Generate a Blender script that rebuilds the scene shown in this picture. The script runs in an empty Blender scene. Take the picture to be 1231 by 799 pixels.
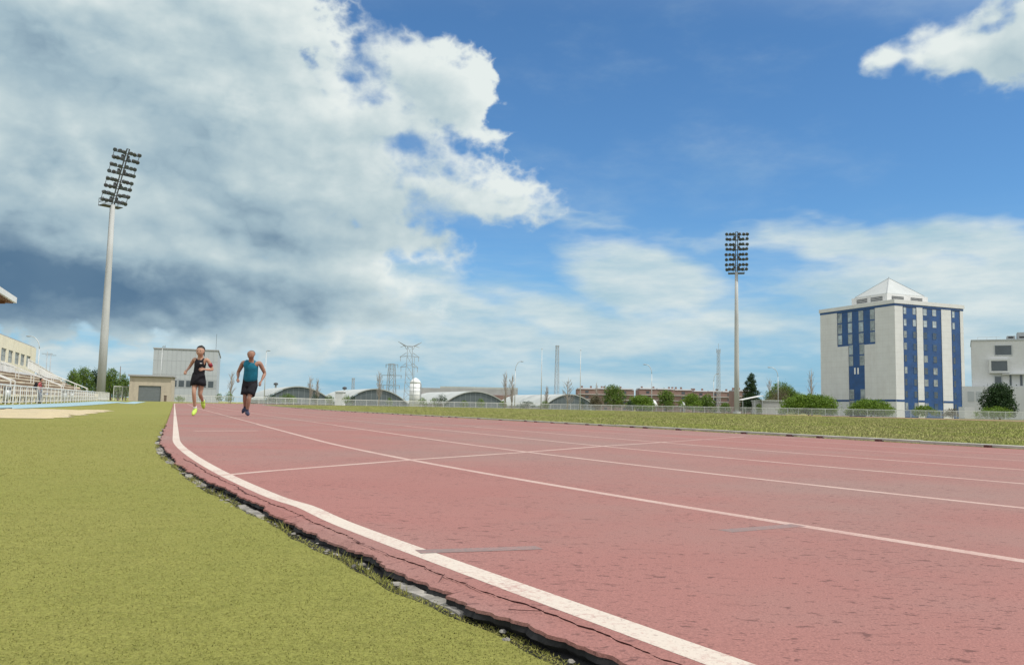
import bpy, bmesh, math, random
import numpy as np
from mathutils import Vector, Matrix
random.seed(7); rng = np.random.default_rng(7)
PI = math.pi; R_ = math.radians
scene = bpy.context.scene
C = scene.collection
# ------------------------------------------------------------------ camera
W0, H0 = 1231.0, 799.0
FOC, PITCH, ROLL, CH = 1016.26, 0.09038, 0.02094, 0.3234
_F = np.array([0, math.cos(PITCH), math.sin(PITCH)])
_U = np.array([0, -math.sin(PITCH), math.cos(PITCH)])
_R = np.array([1.0, 0, 0])
_c, _s = math.cos(ROLL), math.sin(ROLL)
_R, _U = _R*_c + _U*_s, -_R*_s + _U*_c
cam_d = bpy.data.cameras.new('camera'); cam = bpy.data.objects.new('camera', cam_d); C.objects.link(cam)
M = Matrix.Identity(4)
for i in range(3):
    M[i][0] = _R[i]; M[i][1] = _U[i]; M[i][2] = -_F[i]
M[2][3] = CH
cam.matrix_world = M
cam_d.sensor_width = 36; cam_d.lens = FOC/W0*36; cam_d.clip_start = 0.05; cam_d.clip_end = 9000
scene.camera = cam
# ------------------------------------------------------------------ light
SUN_EL, SUN_AZ = R_(55), R_(117)        # azimuth clockwise from +Y (view direction)
scene.view_settings.view_transform = 'Standard'; scene.view_settings.look = 'None'
scene.view_settings.gamma = 1; scene.view_settings.use_curve_mapping = False
scene.view_settings.exposure = 0.0
sd = Vector((math.sin(SUN_AZ)*math.cos(SUN_EL), math.cos(SUN_AZ)*math.cos(SUN_EL), math.sin(SUN_EL)))
sl = bpy.data.lights.new('sun', 'SUN'); sl.energy = 3.3; sl.angle = R_(0.6); sl.color = (1, 0.955, 0.88)
so = bpy.data.objects.new('sun', sl); C.objects.link(so); so.rotation_euler = sd.to_track_quat('Z', 'Y').to_euler()

def azel(px, py):
    d = _F + _R*(px-W0/2)/FOC + _U*(H0/2-py)/FOC
    d = d/np.linalg.norm(d)
    return math.atan2(d[0], d[1]), math.asin(d[2])

class NT:
    """tiny node-tree helper"""
    def __init__(s, tree): s.t = tree; s.n = tree.nodes; s.l = tree.links
    def node(s, typ, **kw):
        n = s.n.new(typ)
        for k, v in kw.items(): setattr(n, k, v)
        return n
    def put(s, sock, v):
        if v is None: return
        if isinstance(v, bpy.types.NodeSocket): s.l.new(v, sock)
        else: sock.default_value = v
    def math(s, op, a, b=None, c=None, clamp=False):
        n = s.node('ShaderNodeMath', operation=op, use_clamp=clamp)
        s.put(n.inputs[0], a)
        if b is not None: s.put(n.inputs[1], b)
        if c is not None: s.put(n.inputs[2], c)
        return n.outputs[0]
    def vmath(s, op, a, b=None, scale=None):
        n = s.node('ShaderNodeVectorMath', operation=op)
        s.put(n.inputs[0], a)
        if b is not None: s.put(n.inputs[1], b)
        if scale is not None: s.put(n.inputs[3], scale)
        return n.outputs[1] if op in ('LENGTH', 'DOT_PRODUCT') else n.outputs[0]
    def noise(s, vec, scale, detail=5, rough=0.55, lac=2.0, dist=0.0, color=False):
        n = s.node('ShaderNodeTexNoise'); s.put(n.inputs['Vector'], vec)
        n.inputs['Scale'].default_value = scale; n.inputs['Detail'].default_value = detail
        n.inputs['Roughness'].default_value = rough; n.inputs['Lacunarity'].default_value = lac
        n.inputs['Distortion'].default_value = dist
        return n.outputs['Color' if color else 'Fac']
    def mapr(s, v, a, b, c=0.0, d=1.0, smooth=False, clamp=True):
        n = s.node('ShaderNodeMapRange', interpolation_type='SMOOTHSTEP' if smooth else 'LINEAR'); n.clamp = clamp
        s.put(n.inputs[0], v)
        for i, x in enumerate((a, b, c, d)): s.put(n.inputs[i+1], x)
        return n.outputs[0]
    def mix(s, f, a, b, blend='MIX'):
        n = s.node('ShaderNodeMix', data_type='RGBA', blend_type=blend)
        s.put(n.inputs[0], f); s.put(n.inputs[6], a); s.put(n.inputs[7], b)
        return n.outputs[2]
    def mapping(s, vec, loc=(0,0,0), rot=(0,0,0), scale=(1,1,1), typ='POINT'):
        n = s.node('ShaderNodeMapping', vector_type=typ); s.put(n.inputs['Vector'], vec)
        n.inputs['Location'].default_value = loc; n.inputs['Rotation'].default_value = rot; n.inputs['Scale'].default_value = scale
        return n.outputs[0]

def rgb(r, g, b): return (r, g, b, 1.0)
def srgb(r, g, b):
    f = lambda v: (v/255/12.92) if v/255 <= .04045 else ((v/255+.055)/1.055)**2.4
    return (f(r), f(g), f(b), 1.0)

def build_world():
    w = bpy.data.worlds.new('World'); scene.world = w; w.use_nodes = True
    T = NT(w.node_tree); T.n.clear()
    geo = T.node('ShaderNodeTexCoord').outputs['Generated']
    sep = T.node('ShaderNodeSeparateXYZ'); T.put(sep.inputs[0], geo)
    X, Y, Z = sep.outputs
    az = T.math('ARCTAN2', X, Y); el = T.math('ARCSINE', Z)
    comb = T.node('ShaderNodeCombineXYZ'); T.put(comb.inputs[0], az); T.put(comb.inputs[1], el)
    P = comb.outputs[0]
    sky = T.node('ShaderNodeTexSky', sky_type='NISHITA')
    sky.sun_disc = False; sky.sun_elevation = SUN_EL; sky.sun_rotation = SUN_AZ
    sky.air_density = 1.0; sky.dust_density = 0.25; sky.ozone_density = 2.5; sky.altitude = 50
    SC = 0.1
    skyc = T.mix(1.0, sky.outputs[0], SKYMUL, 'MULTIPLY')
    skyc = T.vmath('SCALE', skyc, scale=SC)
    skyc = T.mix(T.mapr(el, 0.20, -0.02, 0, .85, True), skyc, srgb(126, 175, 208))

    def group(name, blobs, amp, scale, stretch, warp, detail, rough, seed, smooth):
        g = bpy.data.node_groups.new(name, 'ShaderNodeTree')
        g.interface.new_socket('P', in_out='INPUT', socket_type='NodeSocketVector')
        g.interface.new_socket('D', in_out='OUTPUT', socket_type='NodeSocketFloat')
        G = NT(g); gi = G.node('NodeGroupInput').outputs[0]; go = G.node('NodeGroupOutput')
        pos = gi
        wn = G.noise(G.mapping(gi, loc=(seed, seed*.7, 0)), 5.0, 3, .55, color=True)
        wv = G.vmath('SCALE', G.vmath('SUBTRACT', wn, (0.5, 0.5, 0.5)), scale=warp)
        pos = G.vmath('ADD', gi, wv)
        acc = None
        for (px, py, rx, ry, rot, wgt) in blobs:
            a, e = azel(px, py)
            if acc is not None:       # keeps the node evaluation sequential (small shader stack)
                ma = G.node('ShaderNodeVectorMath', operation='MULTIPLY_ADD'); G.put(ma.inputs[0], acc); G.put(ma.inputs[1], (1e-9, 1e-9, 0)); G.put(ma.inputs[2], pos); posi = ma.outputs[0]
            else: posi = pos
            m = G.mapping(posi, loc=(a, e, 0), rot=(0, 0, R_(-rot)), scale=(rx/FOC, ry/FOC, 1), typ='TEXTURE')
            sp = G.vmath('MULTIPLY', m, (1, 1, 0))
            v = G.math('MULTIPLY', G.math('SUBTRACT', 1.0, G.vmath('LENGTH', sp)), wgt)
            acc = v if acc is None else G.math('SMOOTH_MAX', acc, v, smooth)
        acc = G.math('MAXIMUM', acc, -1.2)
        n = G.noise(G.mapping(gi, loc=(seed, -seed, seed*.3), scale=stretch), scale, detail, rough)
        d = G.math('ADD', acc, G.math('MULTIPLY', G.math('SUBTRACT', n, 0.5), amp))
        n2 = G.noise(G.mapping(gi, loc=(seed*2, seed, 0), scale=stretch), scale*2.6, 5, .5)
        d = G.math('ADD', d, G.math('MULTIPLY', G.math('SUBTRACT', G.math('ABSOLUTE', G.math('SUBTRACT', n2, .5)), .08), -amp*.95))
        G.put(go.inputs[0], d)
        return g
    last = [None]
    def use(g, vec):
        if last[0] is not None:
            ma = T.node('ShaderNodeVectorMath', operation='MULTIPLY_ADD'); T.put(ma.inputs[0], last[0]); T.put(ma.inputs[1], (1e-9, 1e-9, 0)); T.put(ma.inputs[2], vec); vec = ma.outputs[0]
        n = T.node('ShaderNodeGroup'); n.node_tree = g; T.put(n.inputs[0], vec); last[0] = n.outputs[0]; return n.outputs[0]

    # --- heavy cumulus -----------------------------------------------------
    cum = group('cumulus', CUMULUS, 2.3, 7.0, (1, 1.3, 1), 0.045, 8, 0.50, 3.1, 0.45)
    d0 = use(cum, P)
    d1 = use(cum, T.vmath('ADD', P, (0.012, 0.010, 0)))
    d2 = use(cum, T.vmath('ADD', P, (0.040, 0.045, 0)))
    soft = T.mapr(T.noise(T.mapping(P, loc=(1, 6, 0)), 4.0, 3), .40, .62, .22, .75)
    alpha = T.mapr(d0, 0.0, soft, 0, 1, True)
    lit = T.math('ADD', T.math('MULTIPLY', T.math('SUBTRACT', d0, d1), 0.22), T.math('MULTIPLY', T.math('SUBTRACT', d0, d2), 0.13))
    RS = (1, 1.7, 1)
    r0 = T.noise(T.mapping(P, loc=(3, 8, 0), scale=RS), 5.5, 5, .46, dist=.15)
    r1 = T.noise(T.mapping(T.vmath('ADD', P, (0.026, 0.030, 0)), loc=(3, 8, 0), scale=RS), 5.5, 5, .46, dist=.15)
    lit = T.math('ADD', lit, T.math('MULTIPLY', T.math('SUBTRACT', r0, r1), 1.0))
    puff = T.noise(T.mapping(P, loc=(9, 2, 0), scale=(1, 1.5, 1)), 2.6, 4, .5)
    lit = T.math('ADD', lit, T.mapr(puff, .35, .65, -.10, .12))
    lit = T.math('MAXIMUM', T.math('MINIMUM', lit, 0.34), -0.22)
    thick = T.mapr(d0, 0.10, 1.5, 1.0, 0.0)             # thin rim is bright, deep body greyer
    shade = T.math('ADD', T.math('MULTIPLY', thick, 0.30), 0.60)
    shade = T.math('ADD', shade, lit)
    dk = group('cloud_base', DARKS, 1.1, 3.6, (1, 2.8, 1), 0.06, 5, 0.5, 9.4, 0.5)
    dark = T.mapr(use(dk, P), -0.35, 1.35, 0, 1, True)
    shade = T.math('SUBTRACT', shade, T.math('MULTIPLY', dark, 0.56))
    shade = T.math('MAXIMUM', shade, T.mapr(r0, .3, .7, -.02, .13))
    ramp = T.node('ShaderNodeValToRGB'); T.put(ramp.inputs[0], shade)
    cr = ramp.color_ramp
    cols = [(0.0, srgb(86, 118, 147)), (0.22, srgb(120, 147, 168)), (0.45, srgb(162, 186, 198)), (0.68, srgb(190, 208, 213)), (1.0, srgb(230, 238, 236))]
    cr.elements[0].position, cr.elements[0].color = cols[0]
    cr.elements[1].position, cr.elements[1].color = cols[-1]
    for p, c in cols[1:-1]:
        e = cr.elements.new(p); e.color = c
    # --- thin veils --------------------------------------------------------
    wis = group('veil', VEILS, 1.5, 5.0, (1, 3.2, 1), 0.10, 8, 0.55, 5.7, 0.4)
    v0 = T.mapr(use(wis, P), -0.05, 1.0, 0, 0.96, True)
    hz = T.noise(T.mapping(P, scale=(1, 7, 1), loc=(2, 0, 0)), 3.2, 6, .6)
    band = T.mapr(el, 0.04, 0.24, 1, 0, True)
    low = T.math('MULTIPLY', T.mapr(hz, 0.36, 0.62, 0, 0.85, True), band)
    v0 = T.math('MAXIMUM', v0, low)
    faint = T.mapr(T.noise(T.mapping(P, scale=(1, 2.4, 1), rot=(0, 0, 0.5), loc=(7, 3, 0)), 3.0, 7, .62), 0.46, 0.85, 0, 0.34, True)
    v0 = T.math('MAXIMUM', v0, faint)
    vn = T.noise(T.mapping(P, scale=(1, 4, 1)), 7.0, 6, .6)
    vcol = T.mix(T.mapr(vn, 0.35, 0.65), srgb(174, 203, 216), srgb(218, 229, 229))
    col = T.mix(v0, skyc, vcol)
    col = T.mix(alpha, col, ramp.outputs[0])
    # broken bright cloud added overhead and behind the camera, unseen, for fill light
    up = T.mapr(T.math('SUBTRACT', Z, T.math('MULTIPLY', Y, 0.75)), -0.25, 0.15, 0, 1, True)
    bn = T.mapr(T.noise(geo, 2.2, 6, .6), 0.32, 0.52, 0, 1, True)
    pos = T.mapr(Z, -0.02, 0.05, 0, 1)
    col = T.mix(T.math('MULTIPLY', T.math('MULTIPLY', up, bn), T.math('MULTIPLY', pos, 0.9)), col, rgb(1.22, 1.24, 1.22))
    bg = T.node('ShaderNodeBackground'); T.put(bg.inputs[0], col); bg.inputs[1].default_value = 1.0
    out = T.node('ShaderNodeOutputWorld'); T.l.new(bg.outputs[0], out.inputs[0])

SKYMUL = (0.70, 1.09, 1.35, 1)
#            px   py   rx   ry  rot  weight     (cloud lumps as directions seen from the place)
CUMULUS = [
    (60, 40, 310, 150, 0, 1.6), (90, 190, 360, 130, 0, 1.6), (290, 150, 200, 130, -35, 1.4),
    (400, 205, 150, 85, 0, 1.0), (480, 80, 108, 50, 12, .95), (540, 224, 130, 34, 9, .95), (455, 148, 105, 40, 0, 0.75), (500, 186, 60, 26, 0, .5),
    (100, 320, 340, 95, 0, 1.7), (350, 300, 170, 78, 12, 1.1), (470, 290, 100, 34, 10, .75),
    (1236, 54, 48, 38, 10, .85), (1190, 50, 36, 22, 15, .7), (1140, 64, 36, 24, 0, .85), (1270, 16, 50, 40, 0, .9), (1066, 76, 20, 12, 0, .62), (300, 255, 120, 70, 0, 1.5), (1200, 18, 26, 13, 0, 0.6),
    (-300, 150, 300, 220, 0, 1.4), (1700, -60, 260, 140, 0, 1.2)]
DARKS = [(40, 350, 380, 62, 0, 2.3), (260, 356, 270, 42, 2, 1.9), (20, 275, 150, 34, 0, .8), (340, 285, 150, 50, 0, 0.6), (20, 205, 60, 18, 0, 0.25), (250, 60, 120, 30, 0, .1), (600, 235, 80, 14, 0, 0.3)]
VEILS = [
    (600, 400, 380, 26, 4, 1.3), (1130, 285, 330, 30, 2, 1.7), (1010, 265, 90, 12, 8, 0.6), (1170, 335, 260, 60, 0, 1.6), (1200, 400, 280, 60, 0, 1.3),
    (775, 342, 130, 56, 12, 1.8), (690, 385, 190, 36, 15, 1.5), (850, 400, 200, 30, 0, 0.9), (520, 360, 160, 46, 8, 1.2),
    (700, 262, 90, 14, 12, 0.35), (340, 410, 380, 26, 0, 1.3), (160, 432, 220, 18, 0, 1.1), (1010, 345, 120, 14, -5, 0.6)]
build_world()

# ------------------------------------------------------------------ layout frame
TH, P5, S0, R0 = 0.37702, 0.03152, 8.1606, 40.4635
KERB_D = 8.71; LS = 84.39
u = np.array([-math.sin(TH), math.cos(TH)]); nn = np.array([u[1], -u[0]])
C1 = u*S0 + nn*(P5+R0); C2 = u*(S0+LS) + nn*(P5+R0)
def sd_pos(s, d):
    """point at arc length s along and distance d inside the track's outer line"""
    r = R0-d
    if s < S0:
        a = (S0-s)/R0; p = C1 - nn*r*math.cos(a) - u*r*math.sin(a)
    elif s <= S0+LS: p = u*s + nn*(P5+d)
    else:
        a = (s-S0-LS)/R0; p = C2 - nn*r*math.cos(a) + u*r*math.sin(a)
    return p
def sst(x, a, b):
    t = min(1, max(0, (x-a)/(b-a))); return t*t*(3-2*t)
def gz(x, y):                                     # the land climbs gently away from the near bend
    return 0.40*sst(math.hypot(x, y), 42, 150)
def L2(s, p):                                     # s along the straight, p sideways (negative: stand side)
    q = u*s + nn*(P5+p); return float(q[0]), float(q[1])
def ray(px, py): return _F + _R*(px-W0/2)/FOC + _U*(H0/2-py)/FOC
def at(px, py, Y):
    d = ray(px, py); t = Y/d[1]; return Vector((d[0]*t, d[1]*t, CH+d[2]*t))
def gat(px, Y, hy=491):
    """ground point below the direction of column px at distance Y"""
    hx = at(px, 478.7+px*0.02094, Y); return Vector((hx.x, Y, gz(hx.x, Y)))
def on_plane(px, py, p0, dr):
    """hit of a viewing direction with the vertical plane through p0 along dr: (distance along, height)"""
    d = ray(px, py); det = d[0]*(-dr[1]) - d[1]*(-dr[0])
    t = (p0[0]*(-dr[1]) - p0[1]*(-dr[0]))/det
    k = (d[0]*t-p0[0])*dr[0] + (d[1]*t-p0[1])*dr[1]
    return k, CH+d[2]*t

# ------------------------------------------------------------------ materials
MATS = {}
def mat(name, color, rough=0.8, metal=0.0, var=0.0, vscale=3.0, bump=0.0, bscale=20.0, spec=0.3, stretch=(1, 1, 1), dirt=None, dscale=1.0):
    m = bpy.data.materials.new(name); m.use_nodes = True; MATS[name] = m
    T = NT(m.node_tree); b = T.n['Principled BSDF']
    b.inputs['Roughness'].default_value = rough; b.inputs['Metallic'].default_value = metal
    b.inputs['Specular IOR Level'].default_value = spec
    oc = T.mapping(T.node('ShaderNodeTexCoord').outputs['Object'], scale=stretch)
    col = rgb(*color)
    if var > 0:
        n = T.noise(oc, vscale, 6, .6)
        f = T.mapr(n, 0.3, 0.7, 1-var, 1+var)
        cc = T.vmath('SCALE', color, scale=f); col = cc
    if dirt:
        n = T.noise(T.mapping(oc, scale=(1, 1, .25)), dscale, 7, .7)
        col = T.mix(T.mapr(n, 0.5, 0.75, 0, 0.6), col, rgb(*dirt))
    T.put(b.inputs['Base Color'], col)
    if bump > 0:
        bn = T.node('ShaderNodeBump'); bn.inputs['Strength'].default_value = bump
        T.put(bn.inputs['Height'], T.noise(oc, bscale, 4, .6)); T.l.new(bn.outputs[0], b.inputs['Normal'])
    return m
def leafmat(name, a, b_, trans=0.25):
    m = bpy.data.materials.new(name); m.use_nodes = True; MATS[name] = m
    T = NT(m.node_tree); b = T.n['Principled BSDF']
    g = T.node('ShaderNodeNewGeometry')
    c = T.mix(g.outputs['Random Per Island'], rgb(*a), rgb(*b_))
    pn = T.noise(T.node('ShaderNodeTexCoord').outputs['Object'], 0.5, 3)
    c = T.mix(T.mapr(pn, .35, .65, 0, .45), c, rgb(b_[0]*1.1, b_[1]*.95, b_[2]*.8))
    T.put(b.inputs['Base Color'], c); b.inputs['Roughness'].default_value = .6
    b.inputs['Specular IOR Level'].default_value = .25
    tr = T.node('ShaderNodeBsdfTranslucent'); T.put(tr.inputs[0], c)
    mx = T.node('ShaderNodeMixShader'); mx.inputs[0].default_value = trans
    T.l.new(b.outputs[0], mx.inputs[1]); T.l.new(tr.outputs[0], mx.inputs[2])
    T.l.new(mx.outputs[0], T.n['Material Output'].inputs[0])
    return m

mat('white_paint', (.72, .72, .70), .5, var=.06, dirt=(.45, .42, .38), dscale=2)
mat('galvanised', (.50, .51, .50), .45, .25, var=.12, vscale=2)
mat('grey_steel', (.34, .36, .37), .5, .2, var=.12)
mat('dark_steel', (.10, .105, .11), .5, .3, var=.1)
mat('pole_concrete', (.42, .43, .42), .8, var=.10, vscale=1.2, bump=.15, stretch=(1, 1, .2), dirt=(.25, .25, .24), dscale=.8)
mat('cream_plaster', (.74, .69, .54), .9, var=.06, bump=.1, dirt=(.42, .38, .30), dscale=.7)
mat('cream_seat', (.70, .63, .48), .85, var=.14, bump=.1, dirt=(.35, .30, .24), dscale=1.5)
mat('beige_block', (.47, .41, .32), .9, var=.08, bump=.3, bscale=30, dirt=(.30, .26, .21), dscale=1)
mat('riser_shade', (.17, .12, .08), .9, var=.2)
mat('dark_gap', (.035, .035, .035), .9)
mat('roof_brown', (.20, .10, .055), .8, var=.1)
mat('roller_door', (.18, .20, .205), .5, .2, var=.08)
mat('glass_dark', (.06, .075, .085), .12, 0, spec=.6, var=.2, vscale=.4)
mat('glass_curtain', (.24, .27, .27), .25, 0, spec=.6, var=.5, vscale=.7)
mat('glass_pale', (.34, .40, .43), .2, 0, spec=.6, var=.35, vscale=.8)
mat('blue_panel', (.010, .058, .185), .35, 0, spec=.5, var=.22, vscale=.6)
mat('panel_seam', (.47, .46, .44), .8)
mat('blue_seam', (.05, .11, .22), .5)
mat('glass_blue', (.03, .06, .10), .15, 0, spec=.7, var=.6, vscale=.7)
mat('pyramid_glass', (.44, .46, .45), .4, var=.08, vscale=.3)
mat('hotel_panel', (.585, .588, .575), .75, var=.05, vscale=.5, dirt=(.48, .46, .44), dscale=.25)
mat('white_render', (.56, .57, .57), .8, var=.04, dirt=(.48, .48, .47), dscale=.3)
mat('grey_cladding', (.40, .425, .435), .6, var=.05, vscale=.3)
mat('roof_sheet', (.43, .45, .43), .6, var=.12, vscale=.2)
mat('hangar_wall', (.12, .145, .155), .8, var=.12, vscale=.3)
mat('brick_far', (.25, .165, .14), .9, var=.15, vscale=.15)  # brick colour paled to carry distance haze
mat('far_grey', (.36, .36, .36), .9, var=.2, vscale=.1)
mat('tank_white', (.68, .69, .68), .5, var=.06)
mat('bark', (.17, .13, .10), .9, var=.2, bump=.4)
mat('bark_pale', (.33, .29, .25), .9, var=.2)
mat('concrete_edge', (.24, .225, .20), .9, var=.6, vscale=22, bump=.8, bscale=60)
mat('rubber_black', (.015, .015, .016), .9, var=.3, vscale=30, bump=.6, bscale=90)
mat('crack_dark', (.085, .035, .032), .95)
mat('kerb_white', (.36, .35, .31), .85, var=.2, vscale=3, bump=.3, dirt=(.22, .20, .18), dscale=2.5)
mat('skin_tan', (.40, .235, .165), .55, var=.08, vscale=8)
mat('skin_brown', (.30, .17, .12), .55, var=.08, vscale=8)
mat('cloth_black', (.012, .012, .016), .9, var=.3, vscale=14, bump=.3, bscale=25)
mat('cloth_teal', (.008, .13, .20), .85, var=.22, vscale=7, bump=.35, bscale=18)
mat('cloth_red', (.42, .10, .11), .9, var=.15, vscale=8)
mat('denim', (.08, .12, .20), .9, var=.2, vscale=10)
mat('hair_dark', (.02, .015, .012), .6)
mat('hair_grey', (.12, .10, .09), .8)
mat('shoe_lime', (.45, .62, .10), .6)
mat('shoe_navy', (.03, .035, .07), .7)
mat('sock_white', (.65, .65, .63), .9)
mat('lip', (.30, .09, .08), .6)
mat('eye', (.03, .02, .02), .4)
mat('band_red', (.22, .02, .03), .8)
mat('logo_white', (.6, .6, .6), .8)
mat('cloth_white', (.62, .63, .64), .8, var=.1)
mat('tarp_blue', (.10, .22, .45), .6)
leafmat('leaf_mid', (.05, .105, .018), (.15, .235, .04))
leafmat('leaf_bright', (.075, .14, .016), (.16, .26, .032))
leafmat('leaf_dark', (.012, .035, .014), (.035, .075, .02), .12)
leafmat('leaf_tan', (.10, .09, .055), (.17, .15, .09))

def track_material():
    m = bpy.data.materials.new('tartan'); m.use_nodes = True; MATS['tartan'] = m
    T = NT(m.node_tree); b = T.n['Principled BSDF']
    oc = T.node('ShaderNodeTexCoord').outputs['Object']
    big = T.noise(oc, .16, 5, .6); mid = T.noise(oc, 1.1, 6, .65)
    c = T.mix(T.mapr(big, .35, .65), rgb(.305, .132, .115), rgb(.280, .150, .130))
    c = T.mix(T.mapr(mid, .35, .72, 0, .55), c, rgb(.262, .118, .102))
    # worn greyer patch towards the middle lanes
    c = T.mix(T.mapr(T.noise(T.mapping(oc, loc=(4, 1, 0)), .33, 5, .65), .42, .62, 0, .75), c, rgb(.258, .168, .146))
    grain = T.noise(oc, 260, 3, .7)
    c = T.mix(1.0, c, T.node('ShaderNodeCombineXYZ').outputs[0] if False else c, 'MIX')
    gf = T.mapr(grain, .3, .7, .74, 1.24)
    c = T.vmath('SCALE', c, scale=gf)
    # dark tears: stretched specks, thresholded
    rot = T.mapping(oc, rot=(0, 0, .35), scale=(9, 40, 1))
    sp = T.noise(rot, 1.0, 3, .55, dist=.4)
    den = T.mapr(T.noise(oc, .7, 4, .6), .38, .62, .67, .60)
    spk = T.math('MULTIPLY', T.mapr(T.math('SUBTRACT', sp, den), 0.0, .05), .26)
    sp2 = T.noise(T.mapping(oc, scale=(1, 1.6, 1)), 62, 3, .6)
    den2 = T.mapr(T.noise(oc, 1.6, 4, .6), .35, .65, .635, .575)
    spk2 = T.math('MULTIPLY', T.mapr(T.math('SUBTRACT', sp2, den2), 0, .03), .62)
    sp3 = T.noise(T.mapping(oc, rot=(0, 0, .3), scale=(.85, 1.5, 1), loc=(5, 1, 0)), 26, 3, .6)
    spk2 = T.math('MAXIMUM', spk2, T.math('MULTIPLY', T.mapr(T.math('SUBTRACT', sp3, T.math('ADD', den2, .025)), 0, .025), .80))
    c = T.mix(T.math('MAXIMUM', spk, spk2), c, rgb(.12, .055, .05))
    T.put(b.inputs['Base Color'], c)
    b.inputs['Roughness'].default_value = .85; b.inputs['Specular IOR Level'].default_value = .25
    bn = T.node('ShaderNodeBump'); bn.inputs['Strength'].default_value = .55; bn.inputs['Distance'].default_value = .004
    hgt = T.math('SUBTRACT', T.math('ADD', T.noise(oc, 180, 3, .7), T.math('MULTIPLY', T.noise(oc, 7, 4), .8)), T.math('MULTIPLY', spk, 1.2))
    T.put(bn.inputs['Height'], hgt); T.l.new(bn.outputs[0], b.inputs['Normal'])
def paint_material(name, base, wear):
    m = bpy.data.materials.new(name); m.use_nodes = True; MATS[name] = m
    T = NT(m.node_tree); b = T.n['Principled BSDF']
    oc = T.node('ShaderNodeTexCoord').outputs['Object']
    n = T.noise(oc, 90, 5, .75); n2 = T.noise(oc, 3, 4, .6)
    f = T.mapr(T.math('ADD', n, T.math('MULTIPLY', T.math('SUBTRACT', n2, .5), .5)), .52-wear, .72-wear*.3, 0, .85)
    c = T.mix(f, rgb(*base), rgb(.35, .17, .15))
    c = T.mix(T.mapr(T.noise(oc, 150, 2), .62, .72, 0, .55), c, rgb(.22, .17, .14))
    T.put(b.inputs['Base Color'], c); b.inputs['Roughness'].default_value = .75
    bn = T.node('ShaderNodeBump'); bn.inputs['Strength'].default_value = .35; bn.inputs['Distance'].default_value = .003
    T.put(bn.inputs['Height'], T.noise(oc, 180, 3, .7)); T.l.new(bn.outputs[0], b.inputs['Normal'])
def ground_material(name, a, b_, c_, s1, s2, s3, bump=.5):
    m = bpy.data.materials.new(name); m.use_nodes = True; MATS[name] = m
    T = NT(m.node_tree); b = T.n['Principled BSDF']
    oc = T.node('ShaderNodeTexCoord').outputs['Object']
    c = T.mix(T.mapr(T.noise(oc, s1, 6, .65), .35, .65), rgb(*a), rgb(*b_))
    c = T.mix(T.mapr(T.noise(T.mapping(oc, scale=(1, 2.2, 1)), s2, 5, .7), .5, .75, 0, .7), c, rgb(*c_))
    c = T.vmath('SCALE', c, scale=T.mapr(T.noise(oc, s3, 3, .7), .3, .7, .72, 1.25))
    T.put(b.inputs['Base Color'], c); b.inputs['Roughness'].default_value = .95; b.inputs['Specular IOR Level'].default_value = .15
    bn = T.node('ShaderNodeBump'); bn.inputs['Strength'].default_value = bump; bn.inputs['Distance'].default_value = .01
    T.put(bn.inputs['Height'], T.noise(oc, s3, 4, .7)); T.l.new(bn.outputs[0], b.inputs['Normal'])
track_material()
paint_material('line_fresh', (.54, .47, .40), .03)
paint_material('line_worn', (.48, .35, .30), .10)
paint_material('line_faint', (.38, .245, .21), .14)
paint_material('mark_grey', (.185, .135, .125), .10)
ground_material('dry_ground', (.14, .155, .045), (.20, .18, .075), (.10, .12, .035), .08, 1.3, 30)
ground_material('turf', (.205, .21, .05), (.235, .225, .062), (.16, .165, .04), .5, 9, 160)
ground_material('infield_soil', (.21, .23, .06), (.28, .265, .095), (.16, .175, .05), .12, 2, 25)
ground_material('runway_blue', (.27, .40, .46), (.30, .42, .47), (.34, .43, .45), .4, 3, 60, .2)
ground_material('sand', (.42, .36, .245), (.52, .43, .27), (.36, .28, .16), .8, 4, 80)
def blade_material(name, a, b_, dry, fdry=.15):
    m = bpy.data.materials.new(name); m.use_nodes = True; MATS[name] = m
    T = NT(m.node_tree); b = T.n['Principled BSDF']
    oc = T.node('ShaderNodeTexCoord').outputs['Object']
    r = T.node('ShaderNodeNewGeometry').outputs['Random Per Island']
    c = T.mix(r, rgb(*a), rgb(*b_))
    pn = T.noise(T.mapping(oc, scale=(1, 1, 0)), .35, 5, .65)
    c = T.mix(T.mapr(T.math('ADD', pn, T.math('MULTIPLY', r, .25)), .66-fdry, .86-fdry, 0, .8), c, rgb(*dry))
    pn2 = T.noise(T.mapping(oc, scale=(1, 1.6, 0)), 8, 6, .72)
    c = T.mix(T.mapr(pn2, .48, .72, 0, .40), c, rgb(a[0]*.62, a[1]*.62, a[2]*.6))
    T.put(b.inputs['Base Color'], c); b.inputs['Roughness'].default_value = .9; b.inputs['Specular IOR Level'].default_value = .1
    up = T.vmath('NORMALIZE', T.vmath('ADD', T.vmath('SCALE', T.node('ShaderNodeNewGeometry').outputs['Normal'], scale=.35), (0, 0, 1.0)))
    T.put(b.inputs['Normal'], up)
    tr = T.node('ShaderNodeBsdfTranslucent'); T.put(tr.inputs[0], c)
    mx = T.node('ShaderNodeMixShader'); mx.inputs[0].default_value = .12
    T.l.new(b.outputs[0], mx.inputs[1]); T.l.new(tr.outputs[0], mx.inputs[2])
    T.l.new(mx.outputs[0], T.n['Material Output'].inputs[0])
blade_material('turf_fibre', (.188, .202, .044), (.285, .278, .082), (.25, .225, .075))
blade_material('grass_blade', (.24, .285, .07), (.38, .41, .11), (.42, .37, .18), .12)

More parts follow.
